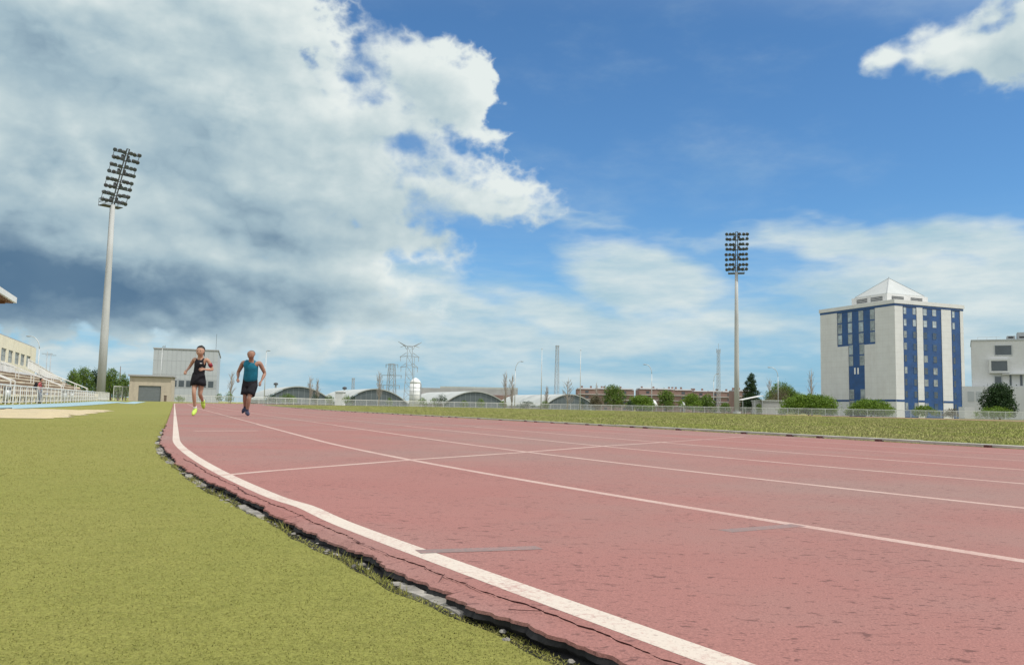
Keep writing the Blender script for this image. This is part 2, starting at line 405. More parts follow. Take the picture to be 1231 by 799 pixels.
# ------------------------------------------------------------------ mesh helpers
class MB:
    def __init__(s): s.v = []; s.f = []
    def add(s, vs, fs):
        o = len(s.v); s.v.extend([tuple(p) for p in vs]); s.f.extend([tuple(i+o for i in f) for f in fs]); return s
    def box(s, c, d, rz=0.0, taper=1.0):
        x, y, z = d[0]/2, d[1]/2, d[2]/2; cr, sr = math.cos(rz), math.sin(rz); vs = []
        for sz in (-1, 1):
            k = taper if sz > 0 else 1
            for sx, sy in ((-1, -1), (1, -1), (1, 1), (-1, 1)):
                a, b = sx*x*k, sy*y*k
                vs.append((c[0]+a*cr-b*sr, c[1]+a*sr+b*cr, c[2]+sz*z))
        return s.add(vs, [(3, 2, 1, 0), (4, 5, 6, 7), (0, 1, 5, 4), (1, 2, 6, 5), (2, 3, 7, 6), (3, 0, 4, 7)])
    def bar(s, a, b, w, h=None, up=(0, 0, 1)):
        a, b = Vector(a), Vector(b); h = h or w; d = (b-a).normalized(); U = Vector(up)
        if abs(d.dot(U)) > .98: U = Vector((1, 0, 0))
        sx = d.cross(U).normalized()*w/2; sy = sx.cross(d).normalized()*h/2
        vs = [p+o for p in (a, b) for o in (-sx-sy, sx-sy, sx+sy, -sx+sy)]
        return s.add(vs, [(0, 1, 2, 3), (7, 6, 5, 4), (0, 4, 5, 1), (1, 5, 6, 2), (2, 6, 7, 3), (3, 7, 4, 0)])
    def tube(s, pts, rad, n=8, caps=True):
        pts = [Vector(p) for p in pts]; rad = rad if isinstance(rad, (list, tuple)) else [rad]*len(pts)
        vs = []; fs = []; ref = None
        for i, p in enumerate(pts):
            d = ((pts[min(i+1, len(pts)-1)]-pts[max(i-1, 0)])).normalized()
            if ref is None: ref = Vector((1, 0, 0)) if abs(d.x) < .9 else Vector((0, 1, 0))
            a = (ref-d*ref.dot(d)).normalized(); ref = a; b = d.cross(a)
            for k in range(n):
                t = 2*PI*k/n; vs.append(p+(a*math.cos(t)+b*math.sin(t))*rad[i])
        for i in range(len(pts)-1):
            for k in range(n):
                q = i*n; fs.append((q+k, q+(k+1) % n, q+n+(k+1) % n, q+n+k))
        if caps: fs.append(tuple(range(n-1, -1, -1))); fs.append(tuple(range(len(vs)-n, len(vs))))
        return s.add(vs, fs)
    def ball(s, c, r, nu=10, nv=7):
        vs = []; fs = []
        r = r if isinstance(r, (tuple, list)) else (r, r, r)
        for j in range(nv+1):
            for i in range(nu):
                a = PI*j/nv; b = 2*PI*i/nu
                vs.append((c[0]+r[0]*math.sin(a)*math.cos(b), c[1]+r[1]*math.sin(a)*math.sin(b), c[2]+r[2]*math.cos(a)))
        for j in range(nv):
            for i in range(nu):
                fs.append((j*nu+i, (j+1)*nu+i, (j+1)*nu+(i+1) % nu, j*nu+(i+1) % nu))
        return s.add(vs, fs)
    def build(s, name, m, parent=None, smooth=False):
        me = bpy.data.meshes.new(name); me.from_pydata(s.v, [], s.f); me.validate(); me.update()
        if smooth: me.polygons.foreach_set('use_smooth', [True]*len(me.polygons))
        me.materials.append(MATS[m] if isinstance(m, str) else m)
        o = bpy.data.objects.new(name, me); C.objects.link(o)
        if parent is not None: o.parent = parent
        return o
def tag(o, label=None, cat=None, group=None, kind=None):
    if label: o['label'] = label
    if cat: o['category'] = cat
    if group: o['group'] = group
    if kind: o['kind'] = kind
    return o
def empty(name, loc=(0, 0, 0), rz=0.0, label=None, cat=None, group=None):
    o = bpy.data.objects.new(name, None); C.objects.link(o); o.location = loc; o.rotation_euler = (0, 0, rz)
    o.empty_display_size = .3
    return tag(o, label, cat, group)
def structure(mb, name, m): return tag(mb.build(name, m), kind='structure')
def copy_tree(o, parent=None):
    c = o.copy(); C.objects.link(c); c.parent = parent
    for ch in list(o.children): copy_tree(ch, c)
    return c

# ------------------------------------------------------------------ ground
def polar_ground():
    rs = [0]+[1.5*1.16**i for i in range(60)]; rs = [r for r in rs if r < 7000]+[7000]
    na = 96; vs = []; fs = []
    for r in rs:
        for k in range(na):
            a = 2*PI*k/na; x, y = r*math.sin(a), r*math.cos(a); vs.append((x, y, gz(x, y)-.075))
    for j in range(len(rs)-1):
        for k in range(na): fs.append((j*na+k, j*na+(k+1) % na, (j+1)*na+(k+1) % na, (j+1)*na+k))
    return MB().add(vs, fs)
structure(polar_ground(), 'ground', 'dry_ground')

def grid(name, m, ss, ds, zf, dj=None, kind=True, posf=sd_pos):
    vs = []; fs = []; nd = len(ds)
    for i, s in enumerate(ss):
        for j, d in enumerate(ds):
            dd = d(s) if callable(d) else d
            p = posf(s, dd); vs.append((p[0], p[1], gz(p[0], p[1])+zf(s, dd, j)))
    for i in range(len(ss)-1):
        for j in range(nd-1):
            q = i*nd+j; fs.append((q, q+1, q+nd+1, q+nd))
    me = MB().add(vs, fs)
    return structure(me, name, m) if kind else me.build(name, m)
PERIM = 2*LS+2*PI*R0
def srange(a, b):
    out = []; s = a
    while s < b:
        out.append(s)
        s += .010 if -1 < s < 6 else (.03 if -1.5 < s < 12 else (.3 if s < 40 and s > -10 else 1.6))
    return out+[b]
# ragged outer edge of the torn surface
_fr = [(2.1, .007, 1.3), (5.3, .006, 4.1), (13.7, .0048, .3), (31, .0032, 2.2), (67, .0026, 5.0), (140, .002, 1.1), (290, .0012, 2.0)]
def ragged(s, ph=0.0): return sum(a*math.sin(f*s+p+ph*f*.37) for f, a, p in _fr)
def jag(s):                                        # small torn steps
    k = math.floor(s*9.0+2*math.sin(s*3)); return ((math.sin(k*127.1)*43758.5453) % 1-.5)*.020
def edge_d(s):
    base = -.122 if s > -1 else -.12
    w = 1 if -2 < s < 14 else 0
    return base+(ragged(s)+jag(s)*(1 if s < 5 else .4))*w
def crack_d(s): return -.072+.012*math.sin(1.7*s+1)+ragged(s, 2.0)*.7
def swell(s, d):
    return .006*math.exp(-((s-2.72)/.22)**2)*math.exp(-(d/.16)**2) + .003*math.sin(s*1.3)*math.exp(-(d/.16)**2)*(1 if s < 8 else 0)
def zt(s, d, j=0): return swell(s, d)*(1 if -2 < s < 9 else 0)
SA = -24.0; SB = S0+LS+PI*R0-.5
# the running surface as rows from the torn edge inwards
def outer_line_wob(s): return (.005*math.exp(-((s-2.72)/.25)**2))
ds_near = [lambda s: edge_d(s), lambda s: (edge_d(s)+crack_d(s))/2, lambda s: crack_d(s)-.0035, lambda s: crack_d(s)+.0035, -.035, .0, .035, .07, .11, .16, .22, .3, .45, .7, 1.0, 2.0, 4.0, 6.5, KERB_D+.02]
def ztrack(s, d, j):
    z = zt(s, d)
    if -1.5 < s < 12:
        if j == 0: z += .002+.004*math.sin(s*2.3)+.003*math.sin(s*11+1)     # flap curls up and down
        if j == 1: z += .005+.003*math.sin(s*3.1)
        if j == 2: z += .004
        if j == 3: z -= .001
    return z
track = grid('running_track', 'tartan', srange(SA, SB), ds_near, ztrack)
# remaining part of the oval (far straight), plain
far = [(SB, ), ]
def oval_pos(t, d):
    """t in 0..1 round the far straight and the near bend behind the right edge of the picture"""
    L1 = LS; 
    s1 = S0+LS+PI*R0; q = t*(LS+PI*R0-(S0-SA))
    if q < LS: return u*(S0+LS-q)+nn*(P5+2*R0-d)
    a = (q-LS)/R0; r = R0-d; return C1+nn*r*math.cos(a)-u*r*math.sin(a)
ss = [i/150 for i in range(151)]
grid('running_track', 'tartan', ss, [-.12, 2, 5, KERB_D], lambda s, d, j: -.004, posf=oval_pos)

# lip, concrete footing and crack
def strip(name, m, s_list, rows, matname=None):
    vs = []; fs = []; nd = len(rows)
    for s in s_list:
        for (df, zf) in rows:
            d = df(s); p = sd_pos(s, d); vs.append((p[0], p[1], gz(p[0], p[1])+zf(s)))
    for i in range(len(s_list)-1):
        for j in range(nd-1):
            q = i*nd+j; fs.append((q, q+1, q+nd+1, q+nd))
    return structure(MB().add(vs, fs), name, m)
sl_n = srange(-1.2, 12.0)
def ez(s): return zt(s, edge_d(s))+.002+.004*math.sin(s*2.3)+.003*math.sin(s*11+1)
strip('track_edge', 'tartan', sl_n, [(lambda s: edge_d(s)-.0005, lambda s: ez(s)+.0005), (lambda s: edge_d(s)-.0015, lambda s: ez(s)-.0045)])
strip('torn_backing', 'rubber_black', sl_n, [(lambda s: edge_d(s)+.0005, lambda s: ez(s)-.004), (lambda s: edge_d(s)-.003+.004*math.sin(s*37), lambda s: ez(s)-.013), (lambda s: edge_d(s)+.010, lambda s: -.016), (lambda s: edge_d(s)-.075, lambda s: -.030)])
def foot_d(s): return -.148+.008*math.sin(s*4.7)+.006*math.sin(s*19)
def gap(s): return 1 if math.sin(s*5.1)+.6*math.sin(s*13.3+1) > .45 else 0
strip('concrete_footing', 'concrete_edge', sl_n, [
    (lambda s: -.108, lambda s: -.021), (lambda s: foot_d(s)+.016, lambda s: -.0125-.014*(1-gap(s))+.0015*math.sin(s*61)+.001*math.sin(s*173)), (lambda s: foot_d(s)-.010, lambda s: -.0140-.014*(1-gap(s))+.0015*math.sin(s*47)), (lambda s: foot_d(s)-.018, lambda s: -.050)])
strip('surface_crack', 'crack_dark', [q for q in sl_n if q < 5.2], [
    (lambda s: crack_d(s)-.0016-.0042*max(0, math.sin(s*7.3)*math.sin(s*3.1+1)), lambda s: zt(s, crack_d(s))+.0072),
    (lambda s: crack_d(s)+.0016+.0042*max(0, math.sin(s*9.1)*math.sin(s*2.3)), lambda s: zt(s, crack_d(s))+.0035)])
mbc = MB()
for k in range(5):                                # short torn side cracks on the flap
    s = (1.22, 1.55, 1.95, 2.5, 3.3)[k]; d0_, d1_ = crack_d(s), edge_d(s)
    p0 = sd_pos(s, d0_); q = [(s+.012*i*(-1)**k+random.uniform(-.004, .004), d0_+(d1_-d0_)*i/4*.8) for i in range(1, 4)]
    pts = [(s, d0_)]+q; w = random.uniform(.001, .0022)
    for (a, b) in zip(pts, pts[1:]):
        A = sd_pos(*a); B = sd_pos(*b); mbc.bar((A[0], A[1], zt(*a)+.0075), (B[0], B[1], zt(*b)+.0075), w, .001)
structure(mbc, 'surface_crack', 'crack_dark')
# rubble of broken concrete in the gap
mbr = MB()
for k in range(150):
    s = random.uniform(.85, 7)**1.0; d = -.150+random.uniform(-.022, .02); p = sd_pos(s, d); r = random.uniform(.0015, .006)
    n0 = len(mbr.v); mbr.ball((p[0], p[1], -.014+random.uniform(-.003, .003)), (r*random.uniform(.8, 1.8), r*random.uniform(.8, 1.8), r*.6), 6, 4)
    for i in range(n0, len(mbr.v)):
        v = mbr.v[i]; mbr.v[i] = tuple(c+random.uniform(-.18, .18)*r for c in v)
tag(mbr.build('rubble', 'concrete_edge'), 'crumbled grey concrete bits along the torn edge of the red track', 'rubble', kind='stuff')

# painted lines
def line(dc, w, m, s0, s1, z=.004, wob=None, name='lane_line'):
    z = .0003
    sl = [s for s in srange(SA, SB) if s0 <= s <= s1]
    f = wob or (lambda s: 0)
    vs = []; fs = []
    for s in sl:
        for sg in (-1, -.33, .33, 1):
            d = dc+f(s)+sg*w/2; p = sd_pos(s, d); vs.append((p[0], p[1], gz(p[0], p[1])+zt(s, d)+(z if s < 14 else .003)))
    for i in range(len(sl)-1):
        for j in range(3): q = i*4+j; fs.append((q, q+1, q+5, q+4))
    return structure(MB().add(vs, fs), name, m)
line(0.0, .058, 'line_fresh', SA, SB, wob=outer_line_wob)
for k in range(1, 7):
    line(1.22*k, .048 if k < 6 else .05, 'line_worn' if k < 5 else 'line_faint', SA, SB)
def zsurf(x, y):
    S = x*u[0]+y*u[1]; d = x*nn[0]+y*nn[1]-P5
    if S < S0: d = R0-math.hypot(x-C1[0], y-C1[1]); S = S0-R0*math.atan2((S0-S), R0-x*nn[0]-y*nn[1]+P5)
    return zt(S, d)
def gmark(a, b, w, m, z=.0065, name='track_marking'):
    z = .0004 if z < .0068 else .0007
    a = Vector((a[0], a[1], 0)); b = Vector((b[0], b[1], 0)); d = (b-a).normalized(); sx = Vector((d.y, -d.x, 0))*w/2
    vs = []; fs = []; n = 60
    for i in range(n+1):
        p = a.lerp(b, i/n)
        for sg in (-1, 1):
            q = p+sx*sg; vs.append((q.x, q.y, gz(q.x, q.y)+zsurf(q.x, q.y)+z))
    for i in range(n): fs.append((2*i, 2*i+1, 2*i+3, 2*i+2))
    structure(MB().add(vs, fs), name, m)
gmark((-1.31, 3.88), (-.61, 5.25), .05, 'line_worn'); gmark((-.60, 5.27), (.10, 6.45), .05, 'line_worn', .007)
gmark((.10, 6.46), (.94, 8.03), .055, 'line_worn', .007); gmark((.95, 8.05), (1.74, 9.38), .055, 'line_worn', .007); gmark((1.75, 9.4), (3.4, 12.3), .06, 'line_faint', .007)
gmark((-3.62, 9.75), (-3.05, 10.3), .10, 'line_worn'); gmark((-3.0, 10.4), (-.4, 13.6), .05, 'line_faint', .007)
gmark((-.20, 1.925), (.075, 2.03), .050, 'mark_grey', .0095); gmark((.60, 2.38), (.86, 2.54), .055, 'mark_grey', .0060)
gmark((7.4, 9.6), (9.2, 11.2), .06, 'line_faint', .007)

# white inner kerb (aluminium sections with feet)
kr = empty('track_kerb', label='low off-white kerb running along the inner edge of the red track', cat='kerb')
mk = MB(); s = SA+4
while s < SB-2:
    L = 3.99
    step = .5 if s < 60 else 1.0; n = int(L/step); prof = [(KERB_D-.025, .010), (KERB_D-.025, .036), (KERB_D+.03, .042), (KERB_D+.03, .010)]
    vs = []; fs = []
    for i in range(n+1):
        for d, z in prof:
            p = sd_pos(s+L*i/n, d+.006*math.sin(s)); vs.append((p[0], p[1], gz(*p)+z+.004*math.sin(s*2.7)))
    for i in range(n):
        for j in range(4): q = i*4; fs.append((q+j, q+(j+1) % 4, q+4+(j+1) % 4, q+4+j))
    fs += [(0, 1, 2, 3), tuple(n*4+j for j in (3, 2, 1, 0))]
    mk.add(vs, fs); s += 4.0
mk.build('kerb_rail', 'kerb_white', kr)
mf = MB(); s = SA+4
while s < 70:
    p = sd_pos(s+random.uniform(0, .4), KERB_D-.03); mf.box((p[0], p[1], gz(*p)+.014), (.09, .07, .024), TH)
    s += random.choice([.8, 1.0, 1.0, 2.0])
mf.build('kerb_foot', 'crack_dark', kr)['kind'] = 'stuff'

# infield
def infield():
    ring = []
    def rp(d):
        out = []; r = R0-d
        for i in range(61): a = PI*(1-i/60); out.append(C1-nn*r*math.cos(a)-u*r*math.sin(a))
        for i in range(1, 40): out.append(u*(S0+LS*i/40)+nn*(P5+d))
        for i in range(61): a = PI*i/60; out.append(C2-nn*r*math.cos(a)+u*r*math.sin(a))
        for i in range(1, 40): out.append(u*(S0+LS*(1-i/40))+nn*(P5+2*R0-d))
        return out
    ds = [KERB_D+.02, KERB_D+.5, KERB_D+2, 13, 17, 22, 28, 34, R0-.01]; vs = []; fs = []; n = len(rp(9))
    for d in ds:
        z = -.004+.10*sst(d, KERB_D, 24)
        for p in rp(d): vs.append((p[0], p[1], gz(*p)+z))
    for j in range(len(ds)-1):
        for i in range(n): fs.append((j*n+i, j*n+(i+1) % n, (j+1)*n+(i+1) % n, (j+1)*n+i))
    structure(MB().add(vs, fs), 'infield', 'infield_soil')
infield()
def infz(d): return -.004+.10*sst(d, KERB_D, 24)

# turf strip outside the track, runway, sand pit
TZ = -.015
def turf_in(s):
    e = -.136+.008*math.sin(s*2.9)+.006*math.sin(s*9.7+2)+.004*math.sin(s*27) if -2 < s < 14 else -.12
    return e
tds = [turf_in, lambda s: turf_in(s)-.03, -.5, -1.2, -2.0, -4.0, -8.0, -14, -22]
def tz(s, d, j): return TZ+(-.02 if j == 0 else 0)
grid('artificial_turf', 'turf', srange(SA, 128), tds, tz)
def quad(name, m, s0, s1, p0, p1, z, n=24):
    vs = []; fs = []
    for i in range(n+1):
        for p in (p0, p1): x, y = L2(s0+(s1-s0)*i/n, p); vs.append((x, y, gz(x, y)+z))
    for i in range(n): fs.append((2*i, 2*i+1, 2*i+3, 2*i+2))
    return structure(MB().add(vs, fs), name, m)
quad('runway', 'runway_blue', 6, 104, -7.9, -5.0, TZ+.012)
quad('runway', 'runway_blue', 80, 112, -4.6, -3.2, TZ+.014)
kb_ = MB()
for i in range(30):
    a = L2(16.5+i*.5, -4.93); b = L2(17.0+i*.5, -4.93); kb_.bar((*a, TZ+.02), (*b, TZ+.02), .07, .05)
structure(kb_, 'sand_pit_kerb_shadow', 'rubber_black')  # black bar standing in for the kerb's shadow between runway and pit
def sandpit():
    vs = []; fs = []; ns, nd = 70, 24
    for i in range(ns+1):
        for j in range(nd+1):
            s = 16.8+14.4*i/ns; p = -4.88+2.9*j/nd+(.10*math.sin(s*2.1)+.05*math.sin(s*7) if j == nd else 0)
            x, y = L2(s, p); z = TZ+.006+(0 if j in (0, nd) or i in (0, ns) else .012+.012*math.sin(s*3+p*4)+.01*random.random())
            vs.append((x, y, z))
    for i in range(ns):
        for j in range(nd): q = i*(nd+1)+j; fs.append((q, q+1, q+nd+2, q+nd+1))
    structure(MB().add(vs, fs), 'sand_pit', 'sand')
sandpit()

# ------------------------------------------------------------------ blades
def dist_track(X, Y):
    S = X*u[0]+Y*u[1]; Dn = X*nn[0]+Y*nn[1]-P5
    d = Dn.copy(); near = S < S0; d[near] = R0-np.hypot(X[near]-C1[0], Y[near]-C1[1])
    fr = S > S0+LS; d[fr] = R0-np.hypot(X[fr]-C2[0], Y[fr]-C2[1])
    return S, d
def blades(name, m, X, Y, Z, H, Wd, label, cat, lean=.6):
    n = len(X); a = rng.uniform(0, 2*PI, n); la = rng.uniform(0, 2*PI, n); ll = H*rng.uniform(0, lean, n)
    v = np.zeros((n, 3, 3), np.float32)
    cx, cy = np.cos(a)*Wd/2, np.sin(a)*Wd/2
    v[:, 0] = np.stack([X-cx, Y-cy, Z], 1); v[:, 1] = np.stack([X+cx, Y+cy, Z], 1)
    v[:, 2] = np.stack([X+np.cos(la)*ll, Y+np.sin(la)*ll, Z+H], 1)
    me = bpy.data.meshes.new(name); me.vertices.add(n*3); me.loops.add(n*3); me.polygons.add(n)
    me.vertices.foreach_set('co', v.reshape(-1)); me.loops.foreach_set('vertex_index', np.arange(n*3, dtype=np.int32))
    me.polygons.foreach_set('loop_start', np.arange(0, n*3, 3, dtype=np.int32)); me.polygons.foreach_set('loop_total', np.full(n, 3, np.int32))
    me.update(); me.validate(); me.materials.append(MATS[m])
    o = bpy.data.objects.new(name, me); C.objects.link(o); return tag(o, label, cat, kind='stuff')
def gza(X, Y):
    r = np.hypot(X, Y); t = np.clip((r-42)/(150-42), 0, 1); return .40*t*t*(3-2*t)
N = 520000
r = .75*np.exp(rng.uniform(0, math.log(30/.75), N)); az = rng.uniform(R_(-37), R_(12), N)
X, Y = r*np.sin(az), r*np.cos(az); S, D = dist_track(X, Y)
Sx = S
edge = -.136+.008*np.sin(S*2.9)+.006*np.sin(S*9.7+2)+.004*np.sin(S*27)
pit = (S > 16.6) & (S < 31.4) & (D < -1.9) & (D > -5.1)
ok = (D < edge) & ~pit & (D > -4.9)
X, Y, r = X[ok], Y[ok], r[ok]
blades('turf_fibres', 'turf_fibre', X, Y, np.full(len(X), TZ-.001), rng.uniform(.0010, .0036, len(X))*(1+r*.03)*np.clip((27-r)/14, .15, 1), (.0011+.0009*r), 'short yellowish green artificial turf fibres beside the red track', 'turf', 2.5)
# a few long stray blades and tufts along the broken edge
n = 1500; s_ = rng.uniform(.8, 7, n); e_ = -.136+.008*np.sin(s_*2.9)+.006*np.sin(s_*9.7+2); d_ = e_-.012-np.abs(rng.normal(0, .010, n))
tuft = (np.sin(s_*8.3)+np.sin(s_*3.7+1)) > .3; s_, d_ = s_[tuft], d_[tuft]
pts = np.array([sd_pos(a, b) for a, b in zip(s_, d_)])
blades('edge_grass', 'turf_fibre', pts[:, 0], pts[:, 1], np.full(len(pts), TZ), rng.uniform(.012, .026, len(pts)), np.full(len(pts), .0022), 'longer green tufts growing at the broken track edge', 'grass', 1.2)
# infield grass
N = 420000
r = 9.5*np.exp(rng.uniform(0, math.log(150/9.5), N)); az = rng.uniform(R_(-24), R_(36), N)
X, Y = r*np.sin(az), r*np.cos(az); S, D = dist_track(X, Y); Dm = np.where(D > R0, 2*R0-D, D)
ok = (D > KERB_D+.06) & (D < 2*R0-KERB_D) & (Dm > KERB_D+.06); X, Y, r, Dm = X[ok], Y[ok], r[ok], Dm[ok]
t = np.clip((Dm-KERB_D)/(24-KERB_D), 0, 1)
patch = .75+.5*np.sin(X*.6+np.sin(Y*.4)*2)*np.sin(Y*.35+X*.1)
blades('infield_grass', 'grass_blade', X, Y, gza(X, Y)-.006+.10*t*t*(3-2*t), rng.uniform(.012, .036, len(X))*(.8+.5*np.clip(patch, 0, 1.2)), .004+.0009*r, 'rough green and straw coloured grass of the infield', 'grass', .8)

# ------------------------------------------------------------------ trees and shrubs
def leaves(mb_v, n, centers, leaf, flat=1.0):
    out = []
    for c, rr in centers:
        k = max(3, int(n*(rr[0]*rr[1]*rr[2])**(2/3)))
        g = rng.normal(size=(k, 3)); g /= np.linalg.norm(g, axis=1)[:, None]
        rad = rng.uniform(.35, 1.08, k)**.6*(1+.35*(rng.random(k)>.93))*(1+.10*np.sin(g[:, 0]*7+g[:, 2]*9))
        p = np.array(c)+g*rad[:, None]*np.array(rr)
        out.append(p)
    P = np.concatenate(out); k = len(P)
    a = rng.normal(size=(k, 3)); a /= np.linalg.norm(a, axis=1)[:, None]
    b = np.cross(a, rng.normal(size=(k, 3))); b /= np.linalg.norm(b, axis=1)[:, None]
    sz = leaf*rng.uniform(.6, 1.4, k)[:, None]
    v = np.stack([P-a*sz*.6, P+b*sz*.35, P+a*sz*.6, P-b*sz*.35], 1)
    return v
def leafmesh(name, v, m, parent):
    n = len(v); me = bpy.data.meshes.new(name); me.vertices.add(n*4); me.loops.add(n*4); me.polygons.add(n)
    me.vertices.foreach_set('co', v.astype(np.float32).reshape(-1)); me.loops.foreach_set('vertex_index', np.arange(n*4, dtype=np.int32))
    me.polygons.foreach_set('loop_start', np.arange(0, n*4, 4, dtype=np.int32)); me.polygons.foreach_set('loop_total', np.full(n, 4, np.int32))
    me.update(); me.materials.append(MATS[m]); o = bpy.data.objects.new(name, me); C.objects.link(o); o.parent = parent; return o
def tree(name, px, Y, wpx, top_py, m, label, cat='tree', group=None, base=.18, shape='round', leaf=.20, dens=170, lump=11, seed=0, width_depth=.85):
    g = gat(px, Y); w = wpx/FOC*Y/2; tp = at(px, top_py, Y).z; h = tp-g.z
    random.seed(seed+int(px)); root = empty(name, g, 0, label, cat, group); w *= 1.12
    cl = []
    z0, z1 = base*h, h
    for i in range(lump):
        t = (i+.5)/lump
        if shape == 'cone': rr = w*(1.25-.85*t); z = z0+(z1-z0)*t; off = rr*.45; a = i*2.4; cr = (max(rr*.72, .3), max(rr*.72, .3), (z1-z0)/lump*1.5)
        elif shape == 'dome':
            a = i*2.4; q = math.sqrt(t); off = w*.68*q; z = z0+(z1-z0)*(.62*(1-q*q)+.18*random.random()+.12); cr = (w*.34, w*.34, (z1-z0)*.34)
        else:
            a = i*2.4; z = z0+(z1-z0)*(.2+.66*t); off = w*.55*math.sin(PI*min(1, .25+.75*t))*random.uniform(.5, 1.1); cr = (w*.42, w*.42, (z1-z0)*.22)
        k = random.uniform(.55, 1.18)
        cl.append(((math.cos(a)*off, math.sin(a)*off*width_depth, z), (cr[0]*k, cr[1]*k, cr[2]*k)))
    v = leaves(None, dens*1.9, cl, leaf*1.12); v[:, :, 2] = np.maximum(v[:, :, 2], .05)
    top = v[:, :, 2].max(); v[:, :, 2] *= (h*1.0)/top
    leafmesh('crown', v, m, root)
    tr = MB(); tr.tube([(0, 0, -.1), (.05*h*random.uniform(-1, 1), 0, h*.35), (0, 0, h*.75)], [max(.05, h*.028), h*.02, h*.008], 7)
    for i in range(6):
        c, rr = cl[i*len(cl)//6]; tr.tube([(0, 0, h*random.uniform(.12, .4)), (c[0]*.5, c[1]*.5, c[2]*.7), (c[0]*.9, c[1]*.9, c[2])], [h*.013, h*.009, h*.004], 5)
    tr.build('trunk', 'bark', root)
    return root
def bare_tree(px, Y, wpx, top_py, label, group=None, seed=1, upright=True, m='bark_pale'):
    g = gat(px, Y); h = at(px, top_py, Y).z-g.z; w = wpx/FOC*Y/2; rs = random.Random(seed)
    root = empty('bare_tree', g, 0, label, 'tree', group); mb = MB(); tb = MB()
    rad = .0009*Y/2+.03
    tb.tube([(0, 0, -.1), (rs.uniform(-.1, .1), 0, h*.5), (rs.uniform(-.2, .2), 0, h*.97)], [h*.022, h*.014, .02], 6)
    def br(p, d, L, r, lv):
        q = p+d*L*.5+Vector((rs.uniform(-.08, .08)*L, rs.uniform(-.08, .08)*L, .03*L)); e = p+d*L
        mb.tube([p, q, e], [r, r*.8, r*.45], 4, False)
        if lv > 0:
            for k in range(3):
                b = p.lerp(e, rs.uniform(.25, .95)); nd = (d+Vector((rs.uniform(-.6, .6), rs.uniform(-.6, .6), rs.uniform(0, .6)))).normalized()
                br(b, nd, L*rs.uniform(.4, .65), r*.6, lv-1)
    nb = 26
    for i in range(nb):
        t = .12+.8*i/nb; a = rs.uniform(0, 2*PI); lean = .35 if upright else .9
        L = w*(1.25 if upright else 1.0)*(1-t*.55)/math.sin(math.atan(lean)+.25)*.8
        d = Vector((math.cos(a)*lean, math.sin(a)*lean, 1)).normalized(); br(Vector((0, 0, h*t*.85)), d, min(L, h*(1-t*.8)*.8), .035, 2)
    zmax = max(v[2] for v in mb.v); k = min(1.0, h/zmax); mb.v = [(v[0], v[1], v[2]*k) for v in mb.v]
    tb.build('trunk', m, root, True); mb.build('branches', m, root)
    return root

# ------------------------------------------------------------------ fence round the far end
def railing(name, pts, hgt, sp, label, cat='fence', group=None, post_m='white_paint', bars=.16, post_w=.06):
    root = empty(name, (pts[0][0], pts[0][1], gz(*pts[0])), 0, label, cat, group); ox, oy, oz = root.location
    segs = list(zip(pts, pts[1:])); P = []
    for a, b in segs:
        L = math.hypot(b[0]-a[0], b[1]-a[1]); n = max(1, round(L/sp))
        for i in range(n): P.append((a[0]+(b[0]-a[0])*i/n, a[1]+(b[1]-a[1])*i/n))
    P.append(pts[-1])
    loc = lambda p, z: (p[0]-ox, p[1]-oy, gz(*p)-oz+z)
    pm = None
    for p in P:
        if pm is None:
            o = MB().box((0, 0, hgt/2-.03), (post_w, post_w, hgt+.02)).build('post', post_m, root); pm = o
        else:
            o = pm.copy(); C.objects.link(o); o.parent = root
        o.location = loc(p, 0)
    rt = MB(); rm = MB(); bb = MB()
    for a, b in zip(P, P[1:]):
        rt.bar(loc(a, hgt), loc(b, hgt), post_w*1.1, .085 if sp < 2.15 and hgt > 1.1 else .055); rm.bar(loc(a, .14), loc(b, .14), .035)
        n = max(2, int(math.hypot(b[0]-a[0], b[1]-a[1])/bars))
        for i in range(1, n):
            q = (a[0]+(b[0]-a[0])*i/n, a[1]+(b[1]-a[1])*i/n); bb.bar(loc(q, .14), loc(q, hgt-.02), .03 if bars < .2 else .02)
    rt.build('top_rail', post_m, root); rm.build('bottom_rail', post_m, root); bb.build('bars', post_m, root)
    return root
fp = [(160, 147), (300, 150), (400, 168), (520, 172), (650, 171), (760, 166), (860, 160), (960, 150), (1060, 143), (1150, 137), (1250, 130)]
flab = ['white railing behind the two runners, left end of the far fence', 'white railing in front of the first arched hangars', 'white railing in front of the bare poplars and flagpoles',
        'white railing in front of the far brick housing rows', 'white railing in front of the blue and grey tower block']
fsec = [fp[0:3], fp[2:5], fp[4:7], fp[6:9], fp[8:11]]
for k, sec in enumerate(fsec):
    pts = [(gat(px, Y).x, Y) for px, Y in sec]
    railing('field_fence', pts, 1.12, 2.1, flab[k], group='white railings round the field')

# ------------------------------------------------------------------ grandstand side
DIR = (float(u[0]), float(u[1])); ANG = math.atan2(u[1], u[0])
def lb(mb, s0, s1, p0, p1, z0, z1):
    """box in track coordinates"""
    a = L2((s0+s1)/2, (p0+p1)/2); mb.box((a[0], a[1], (z0+z1)/2), (abs(s1-s0), abs(p1-p0), z1-z0), ANG); return mb
def sxy(s, p, z): a = L2(s, p); return (a[0], a[1], z)
